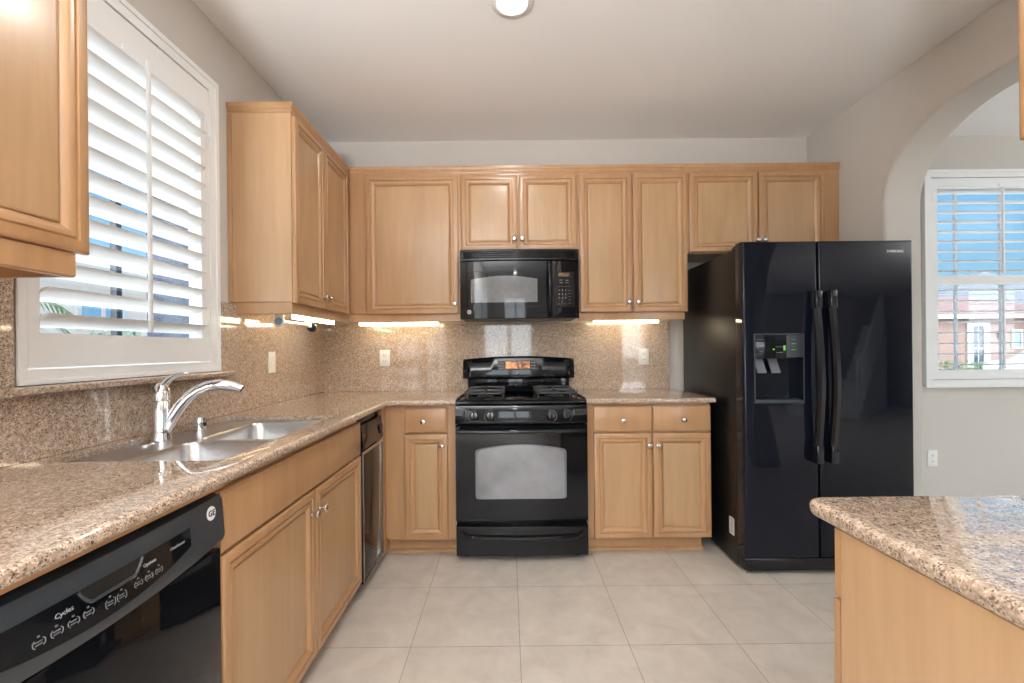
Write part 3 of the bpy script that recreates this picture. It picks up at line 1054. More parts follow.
# ------------------------------------------------------------------ gas range
RX0, RX1 = -0.3055, 0.449
RC = (RX0 + RX1) / 2
t = thing('gas_range', 'black freestanding gas range with an oven window and bottom drawer', 'stove', (RC, 2.6, 0))
MB().box(RX0, RX1, 2.612, 3.225, 0.028, 0.785, 0.004).box(RX0 + 0.002, RX1 - 0.002, 2.64, 3.225, 0.7855, 0.9, 0.003).build('body', 'blacksatin', t)
for x in (RX0 + 0.05, RX1 - 0.05):
    for y in (2.66, 3.17):
        MB().lathe([(0.018, 0.001), (0.018, 0.008), (0.012, 0.010), (0.012, 0.0275)], (x, y, 0), (0, 0, 1), 12).build('foot', 'blacksatin', t)


def bow(x, amt, x0=RX0, x1=RX1):
    u = (x - (x0 + x1) / 2) / ((x1 - x0) / 2)
    return amt * (1 - u * u)


def bowed_panel(mb, x0, x1, prof, amt, n=20, X0=RX0, X1=RX1):
    """(y, z) profile carried across x, pushed towards -Y by a gentle bow"""
    rows = []
    for i in range(n + 1):
        x = x0 + (x1 - x0) * i / n
        rows.append([(x, y - (bow(x, amt, X0, X1) if f else 0), z) for y, z, f in prof])
    return mb.loops(rows, True, True, True)


# cooktop with raised rim
mb = MB()
bowed_panel(mb, RX0, RX1, [(3.14, 0.9005, 0), (3.14, 0.921, 0), (3.125, 0.926, 0), (2.66, 0.926, 0), (2.60, 0.924, 1), (2.585, 0.917, 1), (2.583, 0.905, 1), (2.592, 0.9005, 1)], 0.012)
ct = mb.build('cooktop', 'black', t)
for x0, x1 in ((RX0 + 0.002, RX0 + 0.02), (RX1 - 0.02, RX1 - 0.002)):
    MB().box(x0, x1, 2.62, 3.10, 0.9262, 0.933, 0.003).build('side_rim', 'black', t)
# slanted knob panel
mb = MB()
bowed_panel(mb, RX0 + 0.001, RX1 - 0.001, [(2.638, 0.791, 0), (2.638, 0.899, 0), (2.592, 0.899, 1), (2.580, 0.892, 1), (2.556, 0.805, 1), (2.560, 0.791, 1)], 0.014)
cp = mb.build('control_panel', 'black', t)
for i, x in enumerate((-0.196, -0.104, 0.241, 0.328)):
    z = 0.836
    y = 2.5655 - bow(x, 0.014)
    ax = Vector((0, -1, 0.27)).normalized()
    k_ = MB().lathe([(0.027, 0.0), (0.027, 0.004), (0.023, 0.006), (0.0215, 0.022), (0.019, 0.025), (0.002, 0.0255)], (x, y, z), ax, 24).build('knob', 'black', t)
    MB().box(x - 0.004, x + 0.004, y - 0.033, y - 0.0262, z - 0.012, z + 0.028, 0.002).build('grip', 'blacksatin', k_)
    rg = MB()
    for q in range(15):
        a0, a1 = math.radians(-60 + q * 20), math.radians(-60 + q * 20 + 11)
        for rr, wd in ((0.0315, 0.0012),):
            p_ = []
            for a, r_ in ((a0, rr), (a1, rr), (a1, rr + wd), (a0, rr + wd)):
                u_, v_ = math.cos(a) * r_, math.sin(a) * r_
                p_.append(Vector((x + u_, y, z)) + Vector((0, 0.26, 0.965)) * v_ + ax * 0.0012)
            rg.bm.faces.new([rg.bm.verts.new(q_) for q_ in p_])
    rg.build('dial_marks', 'print', k_, smooth=False)
# vent gap strip and small badge under the control panel
MB().box(RC - 0.05, RC + 0.06, 2.5455, 2.5475, 0.7935, 0.8005).build('badge', 'printdim', t)
# oven door, bowed, with arched window
mb = MB()
bowed_panel(mb, RX0 + 0.001, RX1 - 0.001, [(2.611, 0.235, 0), (2.611, 0.784, 0), (2.575, 0.784, 1), (2.568, 0.778, 1), (2.566, 0.245, 1), (2.574, 0.235, 1)], 0.008)
dr = mb.build('oven_door', 'black', t)
ar = [(-0.166, 0.369), (0.300, 0.369), (0.311, 0.373), (0.316, 0.383), (0.317, 0.628), (0.309, 0.640)]
ar += [(0.296 - 0.458 * k / 12, 0.643 + 0.027 * math.sin(PI * (k + 0.3) / 12.6)) for k in range(0, 13)]
ar += [(-0.175, 0.640), (-0.183, 0.628), (-0.182, 0.383), (-0.177, 0.373)]
mbw = MB()
rows = []
for k in range(25):
    x = -0.182 + 0.498 * k / 24
    e_ = min(x + 0.183, 0.317 - x)
    rd_ = 0.0 if e_ > 0.012 else 0.012 - math.sqrt(max(0.0, 0.012 ** 2 - (0.012 - e_) ** 2))
    zt = 0.640 + 0.030 * math.sin(PI * (x + 0.183) / 0.50) - rd_ * 0.9
    y = 2.5655 - bow(x, 0.008)
    rows.append([(x, y + 0.0005, 0.369 + rd_), (x, y - 0.002, 0.369 + rd_), (x, y - 0.002, zt), (x, y + 0.0005, zt)])
gl = mbw.loops(rows, True, True, True).build('oven_window', 'ovenglass', dr)
cxm = sum(p[0] for p in ar) / len(ar)
czm = 0.51
mbf = MB()
rows = []
for sc_, d_ in ((1.04, 0.0003), (1.035, 0.0030), (1.006, 0.0030), (1.0, 0.0022)):
    rows.append([(cxm + (x - cxm) * sc_, 2.5655 - bow(x, 0.008) - d_, czm + (z - czm) * sc_) for x, z in ar])
mbf.loops(rows, True).build('window_border', 'greyplastic', dr)
mb = MB()
pts = [(RX0 + 0.02 + (RX1 - RX0 - 0.04) * k / 16) for k in range(17)]
mb.tube([(x, 2.520 - bow(x, 0.018), 0.757) for x in pts], 0.0135, 12, True, 0.9)
for x in (RX0 + 0.035, RX1 - 0.035):
    mb.tube([(x, 2.566, 0.757), (x, 2.516, 0.757)], 0.012, 10)
mb.build('handle', 'black', dr)
# bottom drawer with sculpted grip
mb = MB()
bowed_panel(mb, RX0 + 0.001, RX1 - 0.001, [(2.611, 0.036, 0), (2.611, 0.208, 0), (2.578, 0.208, 1), (2.570, 0.203, 1), (2.567, 0.184, 1), (2.567, 0.045, 1), (2.576, 0.036, 1)], 0.008)
wd = mb.build('drawer', 'black', t)
mb = MB()
rows = []
for k in range(25):
    u = -1 + 2 * k / 24
    x = RC + u * 0.345
    e = max(0.0, 1 - abs(u) ** 8)
    z = 0.146 + 0.022 * (1 if abs(u) > 0.9 else 0.0) * (abs(u) - 0.9) * 10 - 0.012 * (1 - u * u)
    y = 2.5665 - bow(x, 0.008)
    rows.append([(x, y, z + 0.022), (x, y - 0.010 - 0.010 * e, z + 0.018), (x, y - 0.013 - 0.012 * e, z + 0.006), (x, y - 0.006 - 0.006 * e, z - 0.012), (x, y, z - 0.016)])
mb.loops(rows, True, True, True).build('drawer_grip', 'black', wd)
# backguard
MB().box(RX0 + 0.022, RX1 - 0.022, 3.155, 3.225, 0.9265, 1.035, 0.006).build('backguard_riser', 'black', t)
mb = MB()
rows = []
for k in range(25):
    x = RX0 - 0.008 + (RX1 - RX0 + 0.016) * k / 24
    u = -1 + 2 * k / 24
    zt = 1.146 + 0.020 * (1 - u * u)
    zb = 1.012 - 0.004 * (1 - u * u)
    e = 0.012 if abs(u) > 0.97 else 0.0
    rows.append([(x, 3.228, zb), (x, 3.125 + e, zb), (x, 3.108 + e, zb + 0.014), (x, 3.106 + e, zb + 0.045), (x, 3.128 + e, zt - 0.012), (x, 3.140 + e, zt), (x, 3.228, zt)])
bg = mb.loops(rows, True, True, True).build('backguard', 'black', t)
# clock panel on the backguard
def bgp(x, s):          # point on the slanted backguard face, s = 0..1 from bottom to top
    return (x, 3.1055 + 0.022 * s, 1.066 + 0.078 * s)
def bg_quad(mb, x0, x1, s0, s1, d):
    A = [Vector(bgp(x, s)) for x, s in ((x0, s0), (x1, s0), (x1, s1), (x0, s1))]
    nrm = (A[1] - A[0]).cross(A[3] - A[0]).normalized()
    if nrm.y > 0:
        nrm = -nrm
    return mb.loops([[a - nrm * 0.0004 for a in A], [a + nrm * d for a in A]], True, True, True)
bg_quad(MB(), -0.072, 0.196, 0.06, 0.90, 0.0010).build('clock_panel', 'blacksatin', bg)
bg_quad(MB(), -0.018, 0.150, 0.20, 0.80, 0.0018).build('clock_display', 'amber', bg)
mb = MB()
for x0, x1 in ((-0.066, -0.026), (0.158, 0.19)):
    for i in range(3):
        for j in range(3):
            xa = x0 + (x1 - x0) * j / 3
            bg_quad(mb, xa, xa + 0.008, 0.16 + 0.24 * i, 0.26 + 0.24 * i, 0.0022)
mb.build('clock_buttons', 'printdim', bg)
MB().lathe([(0.008, 0), (0.008, 0.0016)], (0.064, 3.1068, 1.054), (0, -1, 0.02), 16).build('badge', 'print', bg)
# burners and grates
for gx0, gx1, n_ in ((-0.258, -0.028, 0), (0.172, 0.405, 1)):
    for gy in (2.745, 3.005):
        bx = (gx0 + gx1) / 2
        bu = MB().lathe([(0.048, 0.9262), (0.050, 0.930), (0.042, 0.934), (0.036, 0.935), (0.036, 0.944), (0.033, 0.947), (0.002, 0.948)], (bx, gy, 0), (0, 0, 1), 24).build('burner', 'iron', t)
    mb = MB()
    zg = 0.957
    y0, y1 = 2.64, 3.11
    ym_ = (y0 + y1) / 2
    rr = 0.0062
    ring = round_rect(gx0, gx1, y0, y1, 0.03)
    mb.tube([(x, y, zg) for x, y in ring + ring[:1]], rr, 8)
    mb.tube([(gx0, ym_, zg), (gx1, ym_, zg)], rr, 8)
    for gy in (2.745, 3.005):
        bx = (gx0 + gx1) / 2
        for dx, dy in ((1, 0), (-1, 0), (0, 1), (0, -1)):
            ex = gx1 if dx > 0 else gx0
            ey = {1: (ym_ if gy < ym_ else y1), -1: (y0 if gy < ym_ else ym_), 0: gy}[dy]
            e1 = (ex, gy) if dx else (bx, ey)
            mb.tube([(e1[0], e1[1], zg), (bx + dx * 0.045, gy + dy * 0.045, zg + 0.006), (bx + dx * 0.018, gy + dy * 0.018, zg + 0.005)], [rr, rr * 1.1, rr * 0.8], 8)
    for x in (gx0 + 0.004, gx1 - 0.004):
        for y in (y0 + 0.02, ym_, y1 - 0.02):
            mb.tube([(x, y, 0.9265), (x, y, zg)], rr, 8)
    mb.build('grate', 'iron', t)

# ------------------------------------------------------------------ over-the-range microwave
MX0, MX1 = -0.2995, 0.4535
MC = (MX0 + MX1) / 2
MZ0, MZ1 = 1.404, 1.846
t = thing('microwave', 'black over-the-range microwave with a keypad on its right', 'microwave', (MC, 3.0, MZ0))
MB().box(MX0, MX1, 2.862, YB - 0.022, MZ0 + 0.008, MZ1, 0.003).build('body', 'blacksatin', t)
BOW = 0.026
mf = lambda x: 2.850 - bow(x, BOW, MX0, MX1)


def micro_front(mb, x0, x1, z0, z1, ya, yb, n=18):
    """bowed front piece whose face stands ya in front of the nominal curve, back at yb behind"""
    rows = []
    for i in range(n + 1):
        x = x0 + (x1 - x0) * i / n
        f = mf(x)
        rows.append([(x, f + yb, z0), (x, f - ya + 0.004, z0), (x, f - ya, z0 + 0.004), (x, f - ya, z1 - 0.004), (x, f - ya + 0.004, z1), (x, f + yb, z1)])
    return mb.loops(rows, True, True, True)


XD = 0.280            # door / keypad boundary
mb = MB()
micro_front(mb, MX0 + 0.001, MX1 - 0.001, 1.774, MZ1 - 0.001, 0.0, 0.010)
vg = mb.build('vent_grille', 'blacksatin', t)
for i in range(4):
    z = 1.790 + i * 0.0125
    micro_front(MB(), MX0 + 0.022, MX1 - 0.022, z, z + 0.0085, 0.006, -0.0005).build('vent_slat', 'black', vg)
md = micro_front(MB(), MX0 + 0.001, XD, MZ0 + 0.004, 1.772, 0.004, 0.010).build('door', 'black', t)
# arched door window
wn_ = []
for k in range(17):
    u = k / 16
    x = -0.230 + 0.418 * u
    wn_.append((x, 1.655 + 0.022 * math.sin(PI * u)))
wlow = [(-0.230 + 0.418 * (1 - k / 16), 1.510) for k in range(17)]
poly = wlow + wn_
mbw = MB()
rows = [[(x, mf(x) - 0.0042 - d_, z) for x, z in poly] for d_ in (0.0, 0.0016)]
bb = mbw.bm
L0 = [bb.verts.new(p) for p in rows[0]]
L1 = [bb.verts.new(p) for p in rows[1]]
npz = len(poly)
for j in range(npz):
    k = (j + 1) % npz
    bb.faces.new((L0[j], L0[k], L1[k], L1[j]))
for j in range(16):
    bb.faces.new((L1[j], L1[j + 1], L1[npz - 2 - j], L1[npz - 1 - j]))
mbw.build('door_window', 'microglass', md, smooth=False)
mb = MB()
for z in (1.478, 1.703):
    micro_front(mb, -0.268, 0.240, z, z + 0.0095, 0.0048, -0.0035)
mb.build('door_trim', 'blacksatin', md)
zz = [1.428 + (1.762 - 1.428) * k / 14 for k in range(15)]
MB().tube([(0.264, mf(0.264) - 0.012 - 0.030 * math.sin(PI * k / 14) ** 0.6, z) for k, z in enumerate(zz)], 0.0125, 14).build('handle', 'black', md)
MB().lathe([(0.014, 0), (0.014, 0.0016), (0.0125, 0.002)], (-0.242, mf(-0.242) - 0.0042, 1.452), (-0.1, -1, 0), 24).build('badge', 'print', md)
MB().text('GE', (-0.242, mf(-0.242) - 0.0066, 1.452), (1, 0, 0), (0, 0, 1), 0.014, 0.0003, 'CENTER').build('badge_monogram', 'blacksatin', md, smooth=False)
kp = micro_front(MB(), XD + 0.002, MX1 - 0.001, MZ0 + 0.004, 1.772, 0.002, 0.010, 8).build('control_panel', 'black', t)
micro_front(MB(), 0.300, 0.424, 1.478, 1.702, 0.0032, -0.0022, 6).build('keypad', 'blacksatin', kp)
micro_front(MB(), 0.322, 0.392, 1.668, 1.696, 0.0045, -0.0030, 4).build('clock_display', 'amberdim', kp)
mb = MB()
def key(x, z, wx=0.009, hz=0.005):
    micro_front(mb, x - wx / 2, x + wx / 2, z - hz / 2, z + hz / 2 + 0.004, 0.0046, -0.0030, 1)
for z in (1.645, 1.629):
    for x in (0.338, 0.376):
        key(x, z, 0.02, 0.001)
for x in (0.323, 0.341, 0.359, 0.377, 0.392):
    key(x, 1.607, 0.010, 0.003)
mb.build('keypad_buttons', 'printdim', kp)
mb = MB()
for r_ in range(4):
    for c_ in range(3):
        n_ = r_ * 3 + c_ + 1
        lab = str(n_) if n_ < 10 else ('', '0', '')[n_ - 10]
        if lab:
            x = 0.325 + c_ * 0.021
            mb.text(lab, (x, mf(x) - 0.0037, 1.583 - r_ * 0.024), (1, 0, 0), (0, 0, 1), 0.013, 0.0004, 'CENTER')
mb.build('keypad_digits', 'print', kp, smooth=False)
mb = MB()
for r_ in range(5):
    key(0.393, 1.582 - r_ * 0.02, 0.016, 0.003)
for x in (0.323, 0.341, 0.359):
    key(x, 1.496, 0.011, 0.003)
mb.build('side_buttons', 'printdim', kp)

# ------------------------------------------------------------------ refrigerator
GX0, GX1, GS = 1.244, 2.146, 1.643
GF = 2.380
t = thing('refrigerator', 'black side-by-side refrigerator with a water and ice dispenser', 'refrigerator', (1.69, 2.8, 0))
MB().box(GX0 + 0.004, GX1 - 0.004, 2.462, 3.205, 0.022, 1.752, 0.006).build('cabinet', 'blacktex', t)
MB().box(GX0 + 0.012, GX1 - 0.012, 2.462, 2.52, 1.7525, 1.772, 0.004).build('hinge_cover', 'blacksatin', t)


def rounded_slab(x0, x1, z0, z1, y0, y1, r, hole=None):
    """door slab with softly rounded front edges, optionally with a rectangular opening"""
    mb = MB()
    b = mb.bm
    def ring(ins, y):
        return [b.verts.new((x, y, z)) for x, z in ((x0 + ins, z0 + ins), (x1 - ins, z0 + ins), (x1 - ins, z1 - ins), (x0 + ins, z1 - ins))]
    rows = [ring(0, y1)] + [ring(r * (1 - math.cos(a)), y0 + r * (1 - math.sin(a))) for a in (0, PI / 8, PI / 4, 3 * PI / 8, PI / 2)]
    for i in range(len(rows) - 1):
        for j in range(4):
            k = (j + 1) % 4
            b.faces.new((rows[i][j], rows[i][k], rows[i + 1][k], rows[i + 1][j]))
    b.faces.new(rows[0])
    if hole:
        hx0, hx1, hz0, hz1, hd = hole
        hr = [[b.verts.new((x, y, z)) for x, z in ((hx0, hz0), (hx1, hz0), (hx1, hz1), (hx0, hz1))] for y in (y0, y0 + hd)]
        f = rows[-1]
        for j in range(4):
            k = (j + 1) % 4
            b.faces.new((f[j], f[k], hr[0][k], hr[0][j]))
            b.faces.new((hr[0][j], hr[0][k], hr[1][k], hr[1][j]))
        b.faces.new(hr[1])
    else:
        b.faces.new(rows[-1])
    return mb


DX0, DX1, DZ0, DZ1 = 1.307, 1.560, 0.922, 1.279
fd = rounded_slab(GX0, GS - 0.004, 0.096, 1.774, GF, 2.455, 0.012, (DX0, DX1, DZ0, DZ1, 0.062)).build('freezer_door', 'fridge', t)
rd = rounded_slab(GS + 0.004, GX1, 0.096, 1.774, GF, 2.455, 0.012).build('refrigerator_door', 'fridge', t)
MB().box(GX0 + 0.004, GX1 - 0.004, 2.395, 2.455, 0.022, 0.090, 0.008).build('bottom_grille', 'blacksatin', t)
for x in (GX0 + 0.03, GX1 - 0.03):
    MB().lathe([(0.016, 0), (0.016, 0.0215)], (x, 2.44, 0.0005), (0, 0, 1), 12).build('foot', 'steel', t)
MB().box(GX0 + 0.006, GX0 + 0.03, 2.4555, 2.4615, 1.335, 1.345).build('hinge_plate', 'nickel', t)
for name, par, x, dx in (('handle', fd, 1.612, 0.012), ('handle', rd, 1.690, 0.016)):
    mb = MB()
    rows = []
    n = 28
    for k in range(n + 1):
        u = k / n
        z = 0.612 + (1.50 - 0.612) * u
        s = math.sin(PI * u)
        y = GF - 0.028 - 0.030 * s
        wx = 0.019
        ty = 0.015
        xc = x + dx * (0.5 - abs(u - 0.45)) * 1.2
        rows.append([(xc - wx, y + ty, z), (xc - wx, y - ty * 0.2, z), (xc - wx * 0.5, y - ty, z), (xc + wx * 0.5, y - ty, z), (xc + wx, y - ty * 0.2, z), (xc + wx, y + ty, z)])
    mb.loops(rows, True, True, True)
    hd = mb.build(name, 'handle', par)
    for u0, u1, zz0, zz1 in ((0, 0, 0.604, 0.70), (0, 0, 1.412, 1.508)):
        xm = x + dx * 0.1
        MB().box(xm - 0.019, xm + 0.019, GF - 0.052, GF - 0.0005, zz0, zz1, 0.007).build('handle_mount', 'handle', hd)
# dispenser
ZD = 1.153
MB().plate([DX0 - 0.006, DX0, DX1, DX1 + 0.006], [DZ0 - 0.006, DZ0, DZ1, DZ1 + 0.006], {(1, 1)}, GF - 0.0025, GF - 0.0003, 'Y').build('dispenser_bezel', 'dwpanel', fd, smooth=False)
MB().box(DX0 + 0.001, DX1 - 0.001, GF - 0.001, GF + 0.06, ZD, DZ1 - 0.001, 0.002).build('dispenser_panel', 'black', fd)
MB().box(DX0 + 0.165, DX1 - 0.003, GF - 0.0026, GF - 0.0012, ZD + 0.006, DZ1 - 0.004, 0.0005).build('dispenser_keys', 'dwpanel', fd)
mb = MB()
mb.box(1.400, 1.408, GF - 0.0032, GF - 0.0012, 1.198, 1.206)
mb.box(1.456, 1.466, GF - 0.0032, GF - 0.0012, 1.196, 1.222)
for z in (1.229, 1.197):
    mb.box(1.498, 1.520, GF - 0.0040, GF - 0.0027, z, z + 0.003)
mb.build('indicator_light', 'green', fd)
mb = MB()
for x, z, wd_ in ((1.318, 1.252, 0.03), (1.318, 1.221, 0.03), (1.328, 1.19, 0.02), (1.418, 1.214, 0.035), (1.418, 1.184, 0.035), (1.5, 1.252, 0.02), (1.5, 1.213, 0.02)):
    mb.box(x, x + wd_, GF - 0.0036 if x > 1.45 else GF - 0.0022, GF - 0.0012, z, z + 0.0022)
mb.build('panel_marks', 'printdim', fd)
for x, wd_ in ((1.325, 0.045), (1.400, 0.045)):
    mb = MB()
    mb.loops([[(x, GF + 0.045, 1.152), (x + wd_, GF + 0.045, 1.152), (x + wd_, GF + 0.055, 1.152), (x, GF + 0.055, 1.152)],
              [(x + 0.004, GF + 0.014, 1.078), (x + wd_ + 0.006, GF + 0.014, 1.078), (x + wd_ + 0.006, GF + 0.022, 1.074), (x + 0.004, GF + 0.022, 1.074)]], True, True, True)
    mb.build('dispenser_lever', 'greyplastic', fd)
MB().box(DX0 + 0.002, DX1 - 0.002, GF - 0.004, GF + 0.058, DZ0 + 0.0005, DZ0 + 0.012, 0.003).build('drip_tray', 'dwpanel', fd)
MB().text('SAMSUNG', (2.052, GF - 0.0007, 1.714), (1, 0, 0), (0, 0, 1), 0.0195, 0.0005, 'CENTER', True).build('logo', 'plastic', rd, smooth=False)
mb = MB()
lb = mb.box(GX0 + 0.0030, GX0 + 0.0038, 2.50, 2.555, 0.165, 0.26).build('rating_label', 'plastic', t, smooth=False)
mb = MB()
for i in range(7):
    mb.box(GX0 + 0.0024, GX0 + 0.0029, 2.506, 2.548 - (i % 3) * 0.006, 0.175 + i * 0.012, 0.179 + i * 0.012)
mb.build('label_print', 'slot', lb, smooth=False)

# ------------------------------------------------------------------ dishwasher
WY0_, WY1_ = 0.532, 1.1345
t = thing('dishwasher', 'black built-in dishwasher with a curved control console, at the lower left', 'dishwasher', (-1.0, 0.83, 0))
MB().box(XL + 0.03, -0.757, WY0_ + 0.004, WY1_ - 0.004, 0.03, 0.870, 0.003).build('tub', 'blacksatin', t)
MB().box(-0.79, -0.775, WY0_, WY1_, 0.001, 0.029).build('toe_panel', 'blacksatin', t)
DWX = -0.728
MB().box(-0.7565, DWX, WY0_ + 0.001, WY1_, 0.085, 0.727, 0.005).build('door', 'black', t)


def dwf(y):
    u = (y - (WY0_ + WY1_) / 2) / ((WY1_ - WY0_) / 2)
    return 0.014 * (1 - u * u)


mb = MB()
rows = []
for k in range(25):
    y = WY0_ + 0.001 + (WY1_ - WY0_ - 0.001) * k / 24
    e = dwf(y)
    rows.append([(-0.7565, y, 0.743 - e), (DWX + 0.002, y, 0.743 - e), (DWX + 0.008 + e, y, 0.752 - e), (DWX + 0.010 + e, y, 0.762), (DWX + 0.003 + e, y, 0.848), (DWX - 0.004 + e, y, 0.860), (-0.7565, y, 0.864)])
co = mb.loops(rows, True, True, True).build('console', 'dwpanel', t)
# helper: point on console face
def dwp(y, z, d=0.0):
    e = dwf(y)
    fz = (z - 0.762) / (0.848 - 0.762)
    return Vector((DWX + 0.010 + e - 0.007 * fz + d, y, z))
def dw_patch(mb, outline, d0=-0.0005, d1=0.0012, n=12):
    lo = [[dwp(y, z, d) for y, z in outline] for d in (d0, d1)]
    return mb.loops(lo, True, True, True)
ys = [0.560 + (1.002 - 0.560) * k / 20 for k in range(21)]
def zlow(y):
    return 0.758 + ((y - 0.79) / 0.21) ** 2 * 0.029
ov = MB()
b = ov.bm
ra_, rb_ = [], []
for y in ys:
    ra_.append((b.verts.new(dwp(y, zlow(y), 0.0014)), b.verts.new(dwp(y, 0.828, 0.0014))))
for i in range(len(ys) - 1):
    b.faces.new((ra_[i][0], ra_[i + 1][0], ra_[i + 1][1], ra_[i][1]))
ov.build('control_strip', 'black', co)
# pocket handle: raised U-shaped lip around a dark recess
hp = []
for k in range(19):
    u = k / 18
    y = 0.737 + 0.128 * u
    z = 0.8265 - 0.026 * min(1.0, math.sin(PI * u) * 2.2) ** 0.8
    hp.append((y, z))
pk = MB()
b = pk.bm
top_, bot_ = [], []
for y, z in hp:
    top_.append(b.verts.new(dwp(y, 0.828, 0.0020)))
    bot_.append(b.verts.new(dwp(y, z, 0.0020)))
for i in range(len(hp) - 1):
    b.faces.new((bot_[i], bot_[i + 1], top_[i + 1], top_[i]))
pk.build('handle_pocket', 'darkvoid', co)
MB().tube([dwp(y, z, 0.003) for y, z in hp], 0.0028, 8).build('handle_lip', 'dwpanel', co)
UY, UZv = Vector((0, 1, 0)), Vector((-0.07, 0, 1))
for word, y, z, size in (('Cycles', 0.714, 0.808, 0.0115), ('Options', 0.882, 0.807, 0.0095), ('CleanSensor', 0.959, 0.807, 0.0085)):
    MB().text(word, dwp(y, z, 0.0020), UY, UZv, size, 0.0003, 'CENTER').build('console_word', 'print', co, smooth=False)
mb = MB()
def bracket_button(y, z, wd_, hz):
    for sgn in (-1, 1):
        c = y + sgn * wd_ / 2
        mb.tube([dwp(c - sgn * 0.003, z + hz / 2, 0.0022), dwp(c, z + hz / 2 - 0.003, 0.0022), dwp(c, z - hz / 2 + 0.003, 0.0022), dwp(c - sgn * 0.003, z - hz / 2, 0.0022)], 0.0008, 5)
    for dz in (0.0022, -0.0022):
        dw_patch(mb, [(y - wd_ * 0.28, z + dz - 0.0008), (y + wd_ * 0.28, z + dz - 0.0008), (y + wd_ * 0.28, z + dz + 0.0008), (y - wd_ * 0.28, z + dz + 0.0008)], 0.001, 0.0022)
    dw_patch(mb, [(y - 0.0018, z + hz / 2 + 0.003), (y + 0.0018, z + hz / 2 + 0.003), (y + 0.0018, z + hz / 2 + 0.0055), (y - 0.0018, z + hz / 2 + 0.0055)], 0.001, 0.0022)
for y in (0.675, 0.701, 0.727, 0.752):
    bracket_button(y, 0.785, 0.018, 0.011)
for y in (0.852, 0.8775, 0.903):
    bracket_button(y, 0.782, 0.018, 0.011)
for y in (0.792, 0.815):
    bracket_button(y, 0.779, 0.019, 0.014)
mb.build('console_buttons', 'printdim', co)
bd = MB().lathe([(0.0165, 0), (0.0165, 0.0018), (0.015, 0.0024), (0.002, 0.0024)], dwp(1.083, 0.830, -0.0004), (1, 0, 0.07), 28).build('badge', 'plastic', co)
MB().text('GE', dwp(1.083, 0.830, 0.0024), UY, UZv, 0.020, 0.0003, 'CENTER', True).build('badge_monogram', 'blacksatin', bd, smooth=False)

# ------------------------------------------------------------------ trash compactor at the end of the left run
t = thing('trash_compactor', 'narrow black trash compactor with chrome edging, at the far end of the left counter', 'trash compactor', (-1.0, 2.4, 0))
TY0, TY1 = 2.216, 2.566
MB().box(XL + 0.03, -0.751, TY0 + 0.003, TY1 - 0.003, 0.06, 0.872, 0.003).build('body', 'blacksatin', t)
tp = MB().prism([(-0.7505, 0.722), (-0.722, 0.722), (-0.716, 0.735), (-0.728, 0.846), (-0.7505, 0.850)], TY0, TY1, 'Y').build('control_panel', 'black', t)
MB().box(-0.721, -0.712, TY1 - 0.06, TY1 - 0.02, 0.752, 0.80, 0.003).build('switch', 'blacksatin', tp)
td = MB().box(-0.7505, -0.722, TY0, TY1, 0.062, 0.716, 0.003).build('door', 'black', t)
MB().plate([TY0, TY0 + 0.008, TY1 - 0.008, TY1], [0.062, 0.070, 0.700, 0.716], {(1, 1)}, -0.7215, -0.7185, 'X').build('chrome_trim', 'nickel', td, smooth=False)
MB().box(-0.82, -0.80, TY0 + 0.003, TY1 - 0.003, 0.001, 0.0595).build('toe_kick', 'blacksatin', t)

# ------------------------------------------------------------------ outlets and switch
def outlet(label, x, z, yface, group=None):
    t = thing('wall_outlet', label, 'outlet', (x, yface, z), group)
    MB().box(x - 0.036, x + 0.036, yface - 0.0065, yface - 0.0006, z - 0.059, z + 0.059, 0.002).build('cover_plate', 'plastic', t)
    for dz in (0.021, -0.021):
        r_ = MB().lathe([(0.0165, 0), (0.0165, 0.0015), (0.015, 0.002), (0.001, 0.002)], (x, yface - 0.0066, z + dz), (0, -1, 0), 20).build('receptacle', 'plastic', t)
        MB().box(x - 0.008, x - 0.005, yface - 0.0092, yface - 0.0087, z + dz - 0.004, z + dz + 0.008).box(x + 0.005, x + 0.008, yface - 0.0092, yface - 0.0087, z + dz - 0.004, z + dz + 0.006).build('slots', 'slot', r_, smooth=False)
    MB().lathe([(0.003, 0), (0.002, 0.001)], (x, yface - 0.0066, z), (0, -1, 0), 10).build('screw', 'nickel', t)


outlet('white wall outlet on the back granite, below the left wide-door cabinet', -0.885, 1.160, SPY)
outlet('white wall outlet on the back granite, between the range and refrigerator', 0.974, 1.153, SPY)
outlet('white wall outlet on the painted wall beyond the archway, under the window', 3.058, 0.396, YB)
t = thing('wall_switch', 'white rocker switch on the left granite, right of the sink window', 'light switch', (SPX, 2.512, 1.156))
MB().box(SPX + 0.0006, SPX + 0.0065, 2.476, 2.548, 1.097, 1.215, 0.002).build('cover_plate', 'plastic', t)
MB().prism([(SPX + 0.0067, 1.122), (SPX + 0.009, 1.122), (SPX + 0.0115, 1.156), (SPX + 0.008, 1.190), (SPX + 0.0067, 1.190)], 2.495, 2.529, 'Y').build('rocker', 'plastic', t)

# ------------------------------------------------------------------ recessed ceiling lights
def downlight(label, x, y, watts):
    t = thing('ceiling_light', label, 'ceiling light', (x, y, ZC), 'recessed ceiling lights')
    MB().lathe([(0.066, 0.0005), (0.090, 0.0005), (0.093, 0.004), (0.090, 0.007), (0.070, 0.012), (0.066, 0.010)], (x, y, ZC), (0, 0, -1), 36, False).build('trim_ring', 'white', t)
    MB().lathe([(0.064, 0.0005), (0.064, 0.006), (0.050, 0.0095), (0.002, 0.011)], (x, y, ZC), (0, 0, -1), 32).build('lens', 'lens', t)
    d = bpy.data.lights.new('downlight', 'AREA')
    d.shape = 'DISK'
    d.size = 0.12
    d.energy = watts
    d.color = (1.0, 0.98, 0.95)
    o = bpy.data.objects.new('downlight', d)
    COL.objects.link(o)
    o.parent = t
    o.location = (0, 0, -0.014)


